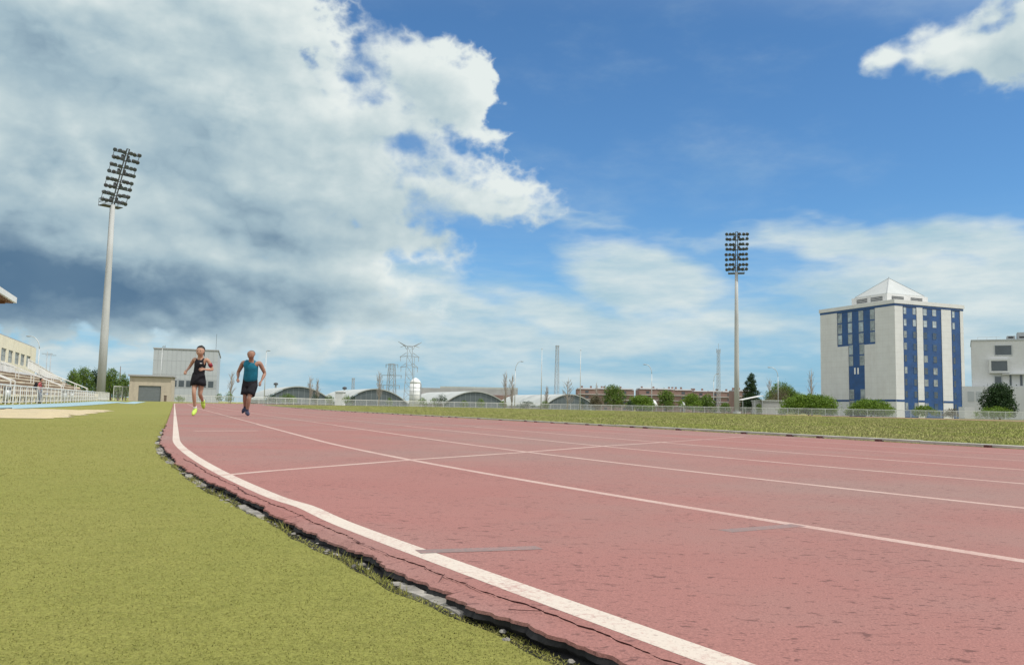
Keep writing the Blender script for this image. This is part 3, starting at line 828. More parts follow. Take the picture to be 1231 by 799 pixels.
# bleachers
bl = empty('bleachers', (0, 0, 0), 0, 'cream stepped concrete bleachers in front of the cream stand building', 'bleachers')
BS0, BS1 = 20.0, 128.0
NR = 6
def gs(s): return gz(*L2(s, -10))
for k in range(NR):
    mb = MB(); rb_ = MB(); seg = 12
    for i in range(seg):
        a, b = BS0+(BS1-BS0)*i/seg, BS0+(BS1-BS0)*(i+1)/seg-.02*(i % 3 == 0)
        g = gs((a+b)/2); p0 = -9.7-.85*k
        lb(mb, a, b, p0-.84, p0, g+.56+.36*k-.14, g+.56+.36*k)          # tread
        lb(rb_, a, b, p0-.80, p0-.45, g+.56+.36*k, g+.56+.36*k+.22)        # shade under the next plank, painted as a dark brown block
    mb.build('seat_row', 'cream_seat', bl); rb_.build('riser', 'riser_shade', bl)
mb = MB(); i = 0; s = BS0
while s < BS1-1:
    g = gs(s); lb(mb, s, s+.35, -10.2, -9.75, g-.2, g+.42) if i % 1 == 0 else None; s += 2.6; i += 1
mb.build('support_wall', 'cream_seat', bl)
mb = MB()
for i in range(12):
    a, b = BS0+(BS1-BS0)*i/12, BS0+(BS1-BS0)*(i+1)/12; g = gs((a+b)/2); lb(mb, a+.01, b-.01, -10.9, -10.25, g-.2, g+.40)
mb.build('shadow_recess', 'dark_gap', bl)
mb = MB()
for i in range(12):
    a, b = BS0+(BS1-BS0)*i/12, BS0+(BS1-BS0)*(i+1)/12; g = gs((a+b)/2); lb(mb, a, b, -15.3, -15.0, g+.3, g+2.9)
mb.build('back_wall', 'white_paint', bl)
mb = MB(); lb(mb, BS1-.02, BS1+.22, -15.2, -9.75, gs(BS1)-.2, gs(BS1)+.85); lb(mb, BS1, BS1+.2, -15.2, -12, gs(BS1)+.85, gs(BS1)+1.7)
mb.build('end_wall', 'cream_seat', bl)
def rail_line(s0, s1, p, z0, z1, h, name, parent, sp=.22, post=2.4, m='white_paint'):
    mb = MB(); n = int(abs(s1-s0)/sp)
    for i in range(n+1):
        t = i/n; s = s0+(s1-s0)*t; z = z0+(z1-z0)*t+gs(s); mb.bar(sxy(s, p, z), sxy(s, p, z+h), .03)
    for f in (1.0, .0): mb.bar(sxy(s0, p, z0+gs(s0)+h*f), sxy(s1, p, z1+gs(s1)+h*f), .09 if f else .06)
    n = int(abs(s1-s0)/post)
    for i in range(n+1):
        t = i/n; s = s0+(s1-s0)*t; z = z0+(z1-z0)*t+gs(s); mb.bar(sxy(s, p, z-.1), sxy(s, p, z+h), .08)
    return mb.build(name, m, parent)
rail_line(40, 96, -14.95, 2.95, 2.35, .95, 'walkway_railing', bl)
rail_line(104, 134, -14.9, 3.4, 1.9, .95, 'walkway_railing', bl)
for s in (62, 88, 112):                                            # stair flights with handrails, running down the rows
    st = MB(); hr = MB()
    for q in (0, 1.6):
        a = sxy(s+q, -14.8, gs(s)+3.5); b = sxy(s+q, -9.8, gs(s)+1.45); hr.bar(a, b, .07)
        for t in (0, .25, .5, .75, 1): p = Vector(a).lerp(Vector(b), t); hr.bar(p, (p.x, p.y, p.z-1.0), .05)
    hr.build('stair_handrail', 'white_paint', bl)
# railing along the stand, nearer the runway
pts = [L2(s, -8.35) for s in (26, 45, 65, 86, 108, 128)]
railing('stand_railing', pts[:3], 1.05, 2.2001, 'white metal railing in front of the bleachers beside the walking spectator', group='railings along the stand', bars=.6, post_w=.05)
railing('stand_railing', pts[2:], 1.05, 2.2, 'white metal railing at the far end of the bleachers by the tall mast', group='railings along the stand', bars=.6, post_w=.05)

# stand building
b0 = L2(20, -18.4)
k0, zt0 = on_plane(0, 400, L2(0, -18.4), DIR); k1, zt1 = on_plane(44, 415.5, L2(0, -18.4), DIR)
BH = 7.4
sb = empty('stand_building', (0, 0, 0), 0, 'cream two-storey building with a row of small windows behind the bleachers', 'building')
wl = MB()
wins = []
for (x0, x1) in ((2, 8.3), (10.6, 16.2), (18.6, 24), (25.4, 30.4), (32.2, 37.2)):
    ym = 418+ (x0-2)*.27; a, zt_ = on_plane(x0, ym, L2(0, -18.4), DIR); b, _ = on_plane(x1, ym, L2(0, -18.4), DIR); _, zb = on_plane((x0+x1)/2, ym+15.5, L2(0, -18.4), DIR)
    wins.append((a, b, zb, zt_))
d_ = wins[0][0]-wins[1][0]
for k in range(1, 4): wins.insert(0, (wins[0][0]+d_*.95, wins[0][1]+d_*.95, wins[0][2], wins[0][3]))
zb = min(w[2] for w in wins)*.5+max(w[2] for w in wins)*.5; zt_ = sum(w[3] for w in wins)/len(wins)
sA, sB = wins[0][0]-3, k1
xs = [sA]
for w in wins:
    lb(wl, xs[-1], w[0], -18.7, -18.4, zb, zt_); xs.append(w[1])
lb(wl, xs[-1], sB, -18.7, -18.4, zb, zt_)
lb(wl, sA, sB, -18.7, -18.4, -.2, zb); lb(wl, sA, sB, -18.7, -18.4, zt_, BH)
lb(wl, sB-.3, sB, -27, -18.7, -.2, BH); lb(wl, sA, sA+.3, -27, -18.7, -.2, BH); lb(wl, sA+.3, sB-.3, -27, -26.7, -.2, BH)
wl.build('wall', 'cream_plaster', sb)
lb(MB(), sA+.1, sB-.1, -26.9, -18.5, BH+.003, BH+.15).build('roof', 'far_grey', sb)
for w in wins:
    f = MB(); lb(f, w[0], w[0]+.08, -18.62, -18.5, zb, zt_); lb(f, w[1]-.08, w[1], -18.62, -18.5, zb, zt_); lb(f, w[0]+.08, w[1]-.08, -18.62, -18.5, zb, zb+.08); lb(f, w[0]+.08, w[1]-.08, -18.62, -18.5, zt_-.08, zt_)
    lb(f, w[0]+.08, w[1]-.08, -18.61, -18.53, (zb+zt_)/2-.03, (zb+zt_)/2+.03)
    fo = f.build('window', 'grey_steel', sb); lb(MB(), w[0]+.08, w[1]-.08, -18.60, -18.57, zb+.08, zt_-.08).build('pane', 'glass_curtain', fo)
# roof canopy
cn = empty('stand_canopy', (0, 0, 0), 0, 'flat canopy roof with white fascia and brown underside at the left edge', 'canopy')
kc, zc = on_plane(20, 365, L2(0, -14), DIR)
slab = MB(); lb(slab, kc-40, kc, -24, -14, zc+.05, zc+.55); slab.build('roof', 'white_paint', cn)
lb(MB(), kc-39.8, kc-.2, -23.8, -14.25, zc-.02, zc+.045).build('soffit', 'roof_brown', cn)
for s in (kc-2, kc-12, kc-22, kc-32):
    lb(MB(), s-.2, s+.2, -23.6, -23.2, 0, zc-.02).build('column', 'grey_steel', cn)
    MB().bar(sxy(s, -23.4, zc-.6), sxy(s, -14.6, zc-.1), .25, .3).build('beam', 'roof_brown', cn)

# things standing by the bleachers
for (s, p, lab) in ((57, -9.15, 'dark grey waste bin by the bleachers, at the left picture edge'), (86, -9.3, 'dark-topped waste bin by the bleachers, nearer of the middle pair'), (92, -9.3, 'dark-topped waste bin by the bleachers, farther of the middle pair')):
    a = L2(s, p); r = empty('waste_bin', (a[0], a[1], gz(*a)), 0, lab, 'bin', 'bins along the bleachers')
    MB().tube([(0, 0, .25), (0, 0, .85)], [.17, .21], 12).build('bin_body', 'galvanised', r, True)
    MB().tube([(0, 0, .85), (0, 0, .96), (0, 0, 1.0)], [.25, .23, .1], 12).build('lid', 'dark_steel', r, True)
    MB().bar((0, 0, 0), (0, 0, .27), .09).build('post', 'dark_steel', r)
a = L2(78, -10.1)
o = MB(); o.add([(x*.8, y*.42, .06+.05*math.sin(x*5+y*3)+.03*math.cos(y*9)) for x in np.linspace(-1.6, 1.6, 14) for y in (-1, -.3, .4, 1)]+[], [(i*4+j, i*4+j+1, i*4+j+5, i*4+j+4) for i in range(13) for j in range(3)])
bo = o.build('folded_banner', 'cloth_white'); bo.location = (a[0], a[1], gs(78)+.60); bo.rotation_euler = (0, 0, ANG); tag(bo, 'crumpled white and blue banner lying on the lowest seat row', 'banner')
o2 = MB().add([(x*.8, y*.43, .085+.05*math.sin(x*5+y*3)) for x in np.linspace(.3, 1.2, 6) for y in (-1, 0, 1)], [(i*3+j, i*3+j+1, i*3+j+4, i*3+j+3) for i in range(5) for j in range(2)]).build('blue_stripe', 'tarp_blue', bo)
a = L2(84, -15.15); o = MB().ball((0, 0, 0), (.55, .35, .28), 9, 6); o.ball((.5, .1, -.05), (.35, .28, .2), 8, 5)
o = o.build('dark_bag', 'cloth_black', None, True); o.location = (a[0], a[1], gs(84)+3.1); tag(o, 'black sports bag lying on top of the white wall behind the seats', 'bag')

# low white gate and garage
garage_Y = 140
g = gat(180, garage_Y)
gr = empty('equipment_garage', (g.x, g.y, g.z), R_(17), 'small beige block garage with a grey roller door beside the track', 'garage')
x0 = at(156.5, 480, garage_Y).x-g.x; x1 = at(203.5, 480, garage_Y).x-g.x; hz = at(180, 452.5, garage_Y).z-g.z
dx0 = at(166.8, 480, garage_Y).x-g.x; dx1 = at(192, 480, garage_Y).x-g.x; dz = at(180, 463.5, garage_Y).z-g.z
w = MB(); Dp = 6.0
w.box(((x0+dx0)/2, .15, hz/2-.1), (dx0-x0, .3, hz+.2)); w.box(((x1+dx1)/2, .15, hz/2-.1), (x1-dx1, .3, hz+.2)); w.box(((dx0+dx1)/2, .15, (hz+dz)/2), (dx1-dx0, .3, hz-dz))
w.box((x0+.15, Dp/2+.15, hz/2-.1), (.3, Dp-.3, hz+.2)); w.box((x1-.15, Dp/2+.15, hz/2-.1), (.3, Dp-.3, hz+.2)); w.box(((x0+x1)/2, Dp+.15, hz/2-.1), (x1-x0, .3, hz+.2))
w.build('wall', 'beige_block', gr)
MB().box(((x0+x1)/2, Dp/2, hz+.15), (x1-x0+.5, Dp+.9, .26)).build('roof', 'far_grey', gr)
dr = MB()
for i in range(22): dr.box(((dx0+dx1)/2, .20+.02*(i % 2), dz*(i+.5)/22), (dx1-dx0-.02, .05, dz/22))
dr.build('roller_door', 'roller_door', gr)
gp = at(198.5, 482, garage_Y-.6); o = MB().box((0, 0, .45), (.35, .25, .9)); o.box((0, 0, .95), (.42, .32, .1)); o = o.build('cable_box', 'bark'); o.location = (gp.x, garage_Y-.6, g.z); tag(o, 'small brown cabinet standing against the right end of the beige garage', 'cabinet')
# gate screens left of the garage
ga = [(gat(px, Y).x, Y) for px, Y in ((136, 138), (156, 141))]
rg = railing('mesh_gate', ga, 2.3, 1.9, 'tall white mesh gate between the bleachers and the beige garage', 'gate', bars=.25)

# ------------------------------------------------------------------ floodlight masts
FC = L2(50, 40)
def floodmast(px, Y, top_py, head_py, wb, wt, label, npz):
    g = gat(px, Y); H = at(px, head_py, Y).z-g.z; Ht = at(px, top_py, Y).z-g.z
    fa = math.atan2(FC[1]-g.y, FC[0]-g.x)
    root = empty('floodlight_mast', g, fa-PI/2, label, 'floodlight', 'floodlight masts beside the field')   # local +Y faces the field
    MB().tube([(0, 0, -.3), (0, 0, H*.33), (0, 0, H*.66), (0, 0, H)], [wb/2, wb/2*.83+wt/2*.17, wb*.22+wt*.28, wt/2], 16).build('mast', 'pole_concrete', root, True)
    fl = MB(); fl.tube([(0, 0, 0), (0, 0, .35)], [wb*.75, wb*.75], 16); fl.build('footing', 'pole_concrete', root)
    lad = MB()
    for x in (-.2, .2): lad.bar((x, -wb/2-.12, 2.5), (x, -wt/2-.12, H), .05)
    for i in range(int((H-2.5)/.9)): z = 2.5+i*.9; y = -(wb+(wt-wb)*z/H)/2-.12; lad.bar((-.2, y, z), (.2, y, z), .03)
    lad.build('ladder', 'grey_steel', root)
    pl = MB(); pl.box((0, -.7, H-.15), (3.0, 1.6, .10))
    for x in (-1.45, -.5, .5, 1.45): pl.bar((x, -1.45, H-.1), (x, -1.45, H+1.0), .05)
    for z in (.5, 1.0): pl.bar((-1.45, -1.45, H-.1+z), (1.45, -1.45, H-.1+z), .05); pl.bar((-1.45, -1.45, H-.1+z), (-1.45, .1, H-.1+z), .05); pl.bar((1.45, -1.45, H-.1+z), (1.45, .1, H-.1+z), .05)
    pl.build('platform', 'dark_steel', root)
    hh = Ht-H; lean = R_(25); Lh = hh/math.cos(lean)
    def hp(x, y, t): return (x, math.sin(lean)*t+math.cos(lean)*y, H+math.cos(lean)*t-math.sin(lean)*y)
    fr = MB(); fr.bar(hp(-.18, 0, -.4), hp(-.18, 0, Lh), .14); fr.bar(hp(.18, 0, -.4), hp(.18, 0, Lh), .14)
    for t in np.linspace(0, Lh, 10): fr.bar(hp(-.18, 0, t), hp(.18, 0, t), .08)
    rows = [Lh*(.02+.96*(j+.5*0)/7.6) for j in range(8)]
    rows = []
    for j in range(4): b_ = Lh*(.02+.25*j); rows += [b_+.20, b_+Lh*.120+.20]
    for t in rows: fr.bar(hp(-1.95, -.05, t), hp(1.95, -.05, t), .11)
    for j in range(4):
        for x in (-1.9, 1.9): fr.bar(hp(x, -.05, rows[2*j]), hp(x, -.05, rows[2*j+1]), .06)
    for j in range(4):
        for x in (-.42, .42): c_ = hp(x, -.22, (rows[2*j]+rows[2*j+1])/2); fr.box(c_, (.34, .3, .5))
    fr.build('head_frame', 'dark_steel', root)
    proto = None
    for t in rows:
        for x in (-1.80, -1.18, -.56, .56, 1.18, 1.80):
            if proto is None:
                lm = MB(); dd = R_(62)
                ax = Vector((0, math.sin(dd), -math.cos(dd))).normalized()
                c = Vector((0, .18, .16)); lm.tube([c-ax*.40, c-ax*.28, c-ax*.02, c+ax*.14], [.12, .22, .29, .30], 12)
                proto = lm.build('floodlight', 'dark_steel', root, True)
                gl = MB().tube([c+ax*.141, c+ax*.155], [.26, .255], 12).build('lens', 'glass_dark', proto)
                MB().bar((-.26, .10, .02), (.26, .10, .02), .05).build('bracket', 'galvanised', proto); o = proto
            else: o = copy_tree(proto, root)
            o.location = hp(x, random.uniform(-.05, .05), t+random.uniform(-.04, .04)); o.rotation_euler = (random.uniform(-.22, .22), 0, random.uniform(-.45, .45))
    return root
floodmast(120.5, 125, 184, 246, 1.22, .62, 'tall concrete floodlight mast with leaning lamp head behind the bleachers', 8)
floodmast(885.8, 157, 283, 327, .95, .55, 'floodlight mast with dense lamp head behind the fence, left of the blue tower block', 8)

# ------------------------------------------------------------------ hotel tower
def hotel():
    H = 29.6; cA = Vector((92.4, 203.0, 0)); A1 = Vector((.93, .3676, 0)); A2 = Vector((-.3676, .93, 0))
    A1.normalize(); A2.normalize(); LR, LL = 22.6, 25.4
    g0 = .3
    root = empty('tower_block', (cA.x, cA.y, 0), 0, 'tall pale grey tower block with blue glazed bands and white pyramid roof', 'building')
    Rt = math.atan2(A1.y, A1.x)
    zb = lambda py: on_plane(1079, py, cA, A1)[1]
    H = zb(361.5); zl = zb(366.0)
    # facade pieces: rectangles in (k along, z) on a face, pushed out by depth
    def fbox(mb, side, k0, k1, z0, z1, out0, out1):
        d = A1 if side == 'R' else A2; nrm = -A2 if side == 'R' else -A1
        o = d*((k0+k1)/2)+nrm*((out0+out1)/2); mb.box((o.x, o.y, (z0+z1)/2), (abs(k1-k0), abs(out1-out0), z1-z0), math.atan2(d.y, d.x)); return mb
    core = MB(); o = A1*(LR/2)+A2*(LL/2); core.box((o.x, o.y, (H+g0)/2-.2), (LR-.5, LL-.5, H-g0+.2), Rt); core.build('core', 'hotel_panel', root)
    kR = lambda px, py=430: on_plane(px, py, cA, A1)[0]
    kL = lambda px, py=430: on_plane(px, py, cA, A2)[0]
    z0 = -.2; zw = zb(481); panels = MB(); trim = MB(); blue = []
    # right face columns: white strips between blue glazed bands
    bands = [(1086.3, 1103.0), (1110.3, 1132.8), (1144.5, 1155.4)]
    edges = [0.0]
    for a, b in bands: edges += [kR(a), kR(b)]
    edges.append(LR)
    for i in range(0, len(edges), 2): fbox(panels, 'R', edges[i], edges[i+1], z0, zl-.25, -.24, .02)
    for i in range(1, len(edges)-1, 2): blue.append(('R', edges[i], edges[i+1], z0, zl-.25))
    # left face: T shaped blue field
    tx0, tx1, sx0, sx1 = 1006.8, 1052.6, 1020.0, 1039.3
    ztee = on_plane(1030, 415, cA, A2)[1]
    kl = [kL(tx1), kL(sx1), kL(sx0), kL(tx0)]
    fbox(panels, 'L', .005, kl[0], ztee, zl-.25, -.24, .02); fbox(panels, 'L', kl[3], LL, ztee, zl-.25, -.24, .02)
    fbox(panels, 'L', .005, kl[1], z0, ztee, -.24, .02); fbox(panels, 'L', kl[2], LL, z0, ztee, -.24, .02)
    blue.append(('L', kl[0], kl[3], ztee, zl-.25)); blue.append(('L', kl[1], kl[2], z0, ztee))
    panels.build('wall_panel', 'hotel_panel', root)
    # joints between cladding panels
    jn = MB(); nf = 8; fh = (zl-zw)/nf
    for i in range(1, nf*2):
        z = zw+fh*i/2
        for a, b in ((0, kl[1] if z < ztee else kl[0]), (kl[2] if z < ztee else kl[3], LL)): fbox(jn, 'L', a+.02, b-.02, z-.02, z+.02, .016, .023)
        for j in range(0, len(edges), 2): fbox(jn, 'R', edges[j]+.02, edges[j+1]-.02, z-.02, z+.02, .016, .023)
    for j in range(1, 13):
        k = LL*j/13
        if k < kl[1] or k > kl[2]: fbox(jn, 'L', k-.015, k+.015, z0, ztee if (kl[0] < k < kl[3]) else zl-.3, .0165, .0235)
    jn.build('panel_joint', 'panel_seam', root)
    bm_ = MB()
    for side, a, b, za, zb_ in blue: fbox(bm_, side, a+.01, b-.01, za, zb_, -.23, -.10)
    bm_.build('blue_cladding', 'blue_panel', root)
    bj = MB()
    for side, a, b, za, zb_ in blue:
        n = int((zb_-za)/(fh/2))
        for i in range(1, n+1): bj_z = za+(i)*(zb_-za)/(n+1); fbox(bj, side, a+.01, b-.01, bj_z-.025, bj_z+.025, -.12, -.085)
    bj.build('cladding_joint', 'blue_seam', root)
    fbox(trim, 'R', -.05, LR+.05, zl-.25, zl+.28, -.1, .08); fbox(trim, 'L', .05, LL+.05, zl-.25, zl+.28, -.1, .08)
    for j in range(0, len(edges), 2): fbox(trim, 'R', edges[j]+.001, edges[j+1]-.001, zw-.28, zw+.2, -.05, .06)
    fbox(trim, 'L', 0.06, kl[1], zw-.28, zw+.2, -.05, .06); fbox(trim, 'L', kl[2], LL, zw-.28, zw+.2, -.05, .06)
    trim.build('blue_trim', 'blue_panel', root)
    par = MB(); o = A1*(LR/2)+A2*(LL/2); par.box((o.x, o.y, (zl+.28+H)/2+.15), (LR+.5, LL+.5, H-zl-.28+.3), Rt); par.build('parapet', 'hotel_panel', root)
    # windows
    def win(side, k0, k1, z0_, z1_, gm):
        f = MB(); w = .07; fm = 'blue_seam' if gm in ('glass_blue', 'glass_dark') else 'grey_steel'
        fbox(f, side, k0, k0+w, z0_, z1_, -.12, -.03); fbox(f, side, k1-w, k1, z0_, z1_, -.12, -.03)
        for z in (z0_, (z0_+z1_)/2-w/2, z1_-w): fbox(f, side, k0+w, k1-w, z, z+w, -.12, -.035)
        fo = f.build('window', fm, root); fbox(MB(), side, k0+w, k1-w, z0_+w, z1_-w, -.10, -.06).build('pane', gm, fo)
    wr = random.Random(4)
    cols = [(1087.3, 1090.9), (1098.3, 1102.4), (1111.0, 1115.7), (1122.0, 1127.0), (1146.0, 1149.2)]
    for fi in range(9):
        zt_ = zl-.5-fi*fh; zb2 = zt_-fh*.56
        if zb2 < 1.0: zb2 = max(zb2, .9)
        if zt_-zb2 < .8: continue
        for ci, (a, b) in enumerate(cols):
            gm = 'glass_pale' if fi < 2 else wr.choice(['glass_blue', 'glass_curtain', 'glass_dark', 'glass_blue'])
            win('R', kR(a)+.05, kR(b)-.05, zb2, zt_, gm)
            if ci in (0, 2, 3): 
                pass
    for fi in range(9):
        zt_ = zl-.5-fi*fh*.98; zb2 = zt_-fh*.86
        if fi >= 6 and fi < 8:
            if fi == 6: continue
        if zb2 < .6: continue
        if zb2 > ztee: cc = [(1007.4, 1012.6), (1019.6, 1024.8), (1032.6, 1038.4), (1046.4, 1052.0)]
        elif fi <= 5 : cc = [(1020.3, 1025.4), (1033.2, 1038.9)] if fi != 5 else []
        else: cc = [(1020.3, 1026.0), (1033.6, 1039.0)]
        for a, b in cc: win('L', kL(b)+.04, kL(a)-.04, zb2, zt_, wr.choice(['glass_curtain', 'glass_curtain', 'glass_pale']))
    # narrow pair of white marks on the blue shaft
    for a, b in ((1026.6, 1028.4), (1030.4, 1032.2)):
        kk0, zz1 = on_plane(a, 442, cA, A2); kk1, zz0 = on_plane(b, 449.5, cA, A2); fbox(MB(), 'L', kk1, kk0, zz0, zz1, -.11, -.05).build('white_slot', 'white_paint', root)
    # rooftop plant room and pyramid
    m0 = A1*(LR*.47)+A2*(LL*.47); pw, pl_ = 13.6, 12.0; zp = H+.3
    z1p = on_plane(1077, 352, cA+m0*.35, A1)[1]
    pr = MB(); pr.box((m0.x, m0.y, (zp+z1p)/2), (pw, pl_, z1p-zp), Rt); pr.build('plant_room', 'hotel_panel', root)
    lv = MB()
    for sgn, dd, nr, hw in ((-1, A1, A2, pl_/2), (-1, A2, A1, pw/2)):
        for c0, c1 in ((-.78, -.2), (.15, .72)) if dd is A1 else ((-.75, -.1), (.1, .7)):
            W_ = pw/2 if dd is A1 else pl_/2
            o = m0+dd*((c0+c1)/2*W_)-nr*(hw+.02); 
            for q in range(3): lv.box((o.x, o.y, zp+(z1p-zp)*(.42+.16*q)), ((c1-c0)*W_, .12, .22), math.atan2(dd.y, dd.x))
    lv.build('louvre', 'dark_steel', root)
    ap = on_plane(1069.5, 334.5, cA+m0, A1)[1]
    e = -.55; cs = [m0+A1*(sx*(pw/2+e))+A2*(sy*(pl_/2+e)) for sx, sy in ((-1, -1), (1, -1), (1, 1), (-1, 1))]
    v = [(c.x, c.y, z1p+.003) for c in cs]+[(c.x, c.y, z1p+.25) for c in cs]+[(m0.x, m0.y, ap)]
    MB().add(v, [(3, 2, 1, 0), (0, 1, 5, 4), (1, 2, 6, 5), (2, 3, 7, 6), (3, 0, 4, 7), (4, 5, 8), (5, 6, 8), (6, 7, 8), (7, 4, 8)]).build('pyramid_roof', 'pyramid_glass', root)
    fi_ = MB(); fi_.tube([(m0.x, m0.y, ap-.2), (m0.x, m0.y, ap+.35)], [.12, .06], 6)
    for c in cs: fi_.bar((c.x, c.y, z1p+.28), (m0.x, m0.y, ap+.03), .12)
    fi_.build('ridge', 'grey_steel', root)
hotel()

# ------------------------------------------------------------------ white office block at the right edge
def office():
    Yf = 150; root = empty('office_building', (0, 0, 0), 0, 'white modern block with boxed dark windows at the right edge', 'building')
    p0 = at(1170, 490, Yf+2); dr = Vector((.88, -.47, 0)).normalized(); nr = Vector((dr.y, -dr.x, 0)); A = math.atan2(dr.y, dr.x)
    X = lambda px, py=450: on_plane(px, py, p0, dr)
    def fb(mb, k0, k1, z0, z1, o0, o1): o = Vector((p0.x, p0.y, 0))+dr*((k0+k1)/2)+nr*((o0+o1)/2); mb.box((o.x, o.y, (z0+z1)/2), (k1-k0, abs(o1-o0), z1-z0), A); return mb
    zt_ = X(1171, 410)[1]; zlow = X(1170, 464.5)[1]
    fb(MB(), 0, 26, zlow+.002, zt_, -14, 0).build('upper_wall', 'white_render', root)
    fb(MB(), -1.7, 26, 0, zlow, -16, 1.8).build('lower_wall', 'white_render', root)
    fb(MB(), -.1, 26.1, zt_+.002, zt_+.25, -14.1, .1).build('roof_edge', 'grey_cladding', root)
    for (a, b, t, bo, box) in ((1196, 1216.0, 415.5, 426.3, 0), (1191.3, 1211.0, 434.0, 446.0, 1), (1196.0, 1204.0, 452.5, 461.5, 0)):
        k0, z1 = X(a, t); k1, z0 = X(b, bo)
        f = MB(); d = .9 if box else .12; w = .35 if box else .12
        fb(f, k0-w, k0, z0-w, z1+w, .0, d); fb(f, k1, k1+w, z0-w, z1+w, .0, d); fb(f, k0, k1, z1, z1+w, .0, d); fb(f, k0, k1, z0-w, z0, .0, d)
        fo = f.build('window', 'white_render' if box else 'grey_cladding', root); fb(MB(), k0, k1, z0, z1, 0.003, d-.08 if box else .06).build('pane', 'glass_dark', fo)
    for a, b in ((1213.5, 1216.3), (1226.0, 1229.5), (1240, 1244)):
        k0, z1 = X(a, 450.5); k1, z0 = X(b, 463.5); fo = fb(MB(), k0, k1, z0, z1, .003, .05).build('window', 'glass_dark', root)
    cn_ = MB(); k0, z = X(1204.5, 450.3); fb(cn_, k0, 26, z, z+.15, .01, 1.2); cn_.build('ledge', 'white_render', root)
    # low wing
    for a, b in ((1163, 1171), (1173, 1180)):
        k0, z1 = X(a, 470.5); k1, z0 = X(b, 482.5); fb(MB(), k0, k1, z0, z1, 1.81, 1.86).build('wall_panel', 'grey_cladding', root)
    # rooftop machine
    eq = empty('rooftop_unit', (0, 0, 0), 0, 'grey cooling unit on the roof of the white block', 'air conditioner'); 
    k0, z1 = X(1211, 400.5); z0 = zt_+.26; m_ = MB(); fb(m_, k0, k0+1.3, z0, z1-.3, -5, -2); fb(m_, k0+1.6, k0+6, z0, z1+.3, -5, -2); m_.build('casing', 'grey_steel', eq)
    m_ = MB()
    for q in (0.2, 1.9, 3.3, 4.6): fb(m_, k0+q, k0+q+.8, z0+.6, z1-.7, -1.99, -1.9)
    m_.build('fan_grille', 'dark_gap', eq)
    m_ = MB()
    for k in np.arange(1, k0-1, 1.5): fb(m_, k, k+.05, zt_+.25, zt_+.9, -3, -2.95)
    fb(m_, 1, k0-1, zt_+.9, zt_+.95, -3.01, -2.94); m_.build('roof_railing', 'galvanised', root)
office()

# ------------------------------------------------------------------ far buildings
def slab_house(name, px0, px1, top, Y, m, label, cat='building', depth=14, extra=None, group=None, hy=None):
    a = gat(px0, Y); b = gat(px1, Y); zt_ = at((px0+px1)/2, top, Y).z
    root = empty(name, ((a.x+b.x)/2, Y, a.z), 0, label, cat, group); h = zt_-a.z; w = b.x-a.x
    MB().box((0, depth/2, h/2-.2), (w, depth, h+.4)).build('wall', m, root)
    return root, w, h
r, w, h = slab_house('grey_hall', 184.3, 257, 420.2, 235, 'grey_cladding', 'large windowless light grey hall behind the beige garage and the woman runner', depth=40)
MB().box((0, 20, h+.15), (w+.4, 40.4, .28)).build('roof_edge', 'far_grey', r)
jb = MB()
for i in range(1, 14): jb.box((-w/2+w*i/14, -.012, h/2), (.05, .03, h-.4))
for z in (.33, .52, .78): jb.box((0, -.014, h*z), (w-.1, .03, .05))
jb.build('cladding_joint', 'grey_steel', r)
xa = at(207, 460, 235).x-r.location.x; z0 = at(207, 464.5, 235).z-r.location.z; z1 = at(207, 457, 235).z-r.location.z
for i in range(6):
    x0 = xa+i*(w/2-xa-.3)/6; x1 = xa+(i+.72)*(w/2-xa-.3)/6
    MB().box(((x0+x1)/2, -.03, (z0+z1)/2), (x1-x0, .06, z1-z0)).build('window', 'glass_dark', r)
MB().box(((xa+w/2)/2, -.01, (z0+z1)/2), (w/2-xa, .03, z1-z0+.8)).build('window_band', 'grey_steel', r)
ms = MB(); ms.bar((-w/2+2.6, 3, h), (-w/2+2.6, 3, h+1.2), .1); ms.bar((w/2-.7, 3, h), (w/2-.7, 3, h+5), .08); ms.build('roof_aerial', 'dark_steel', r)

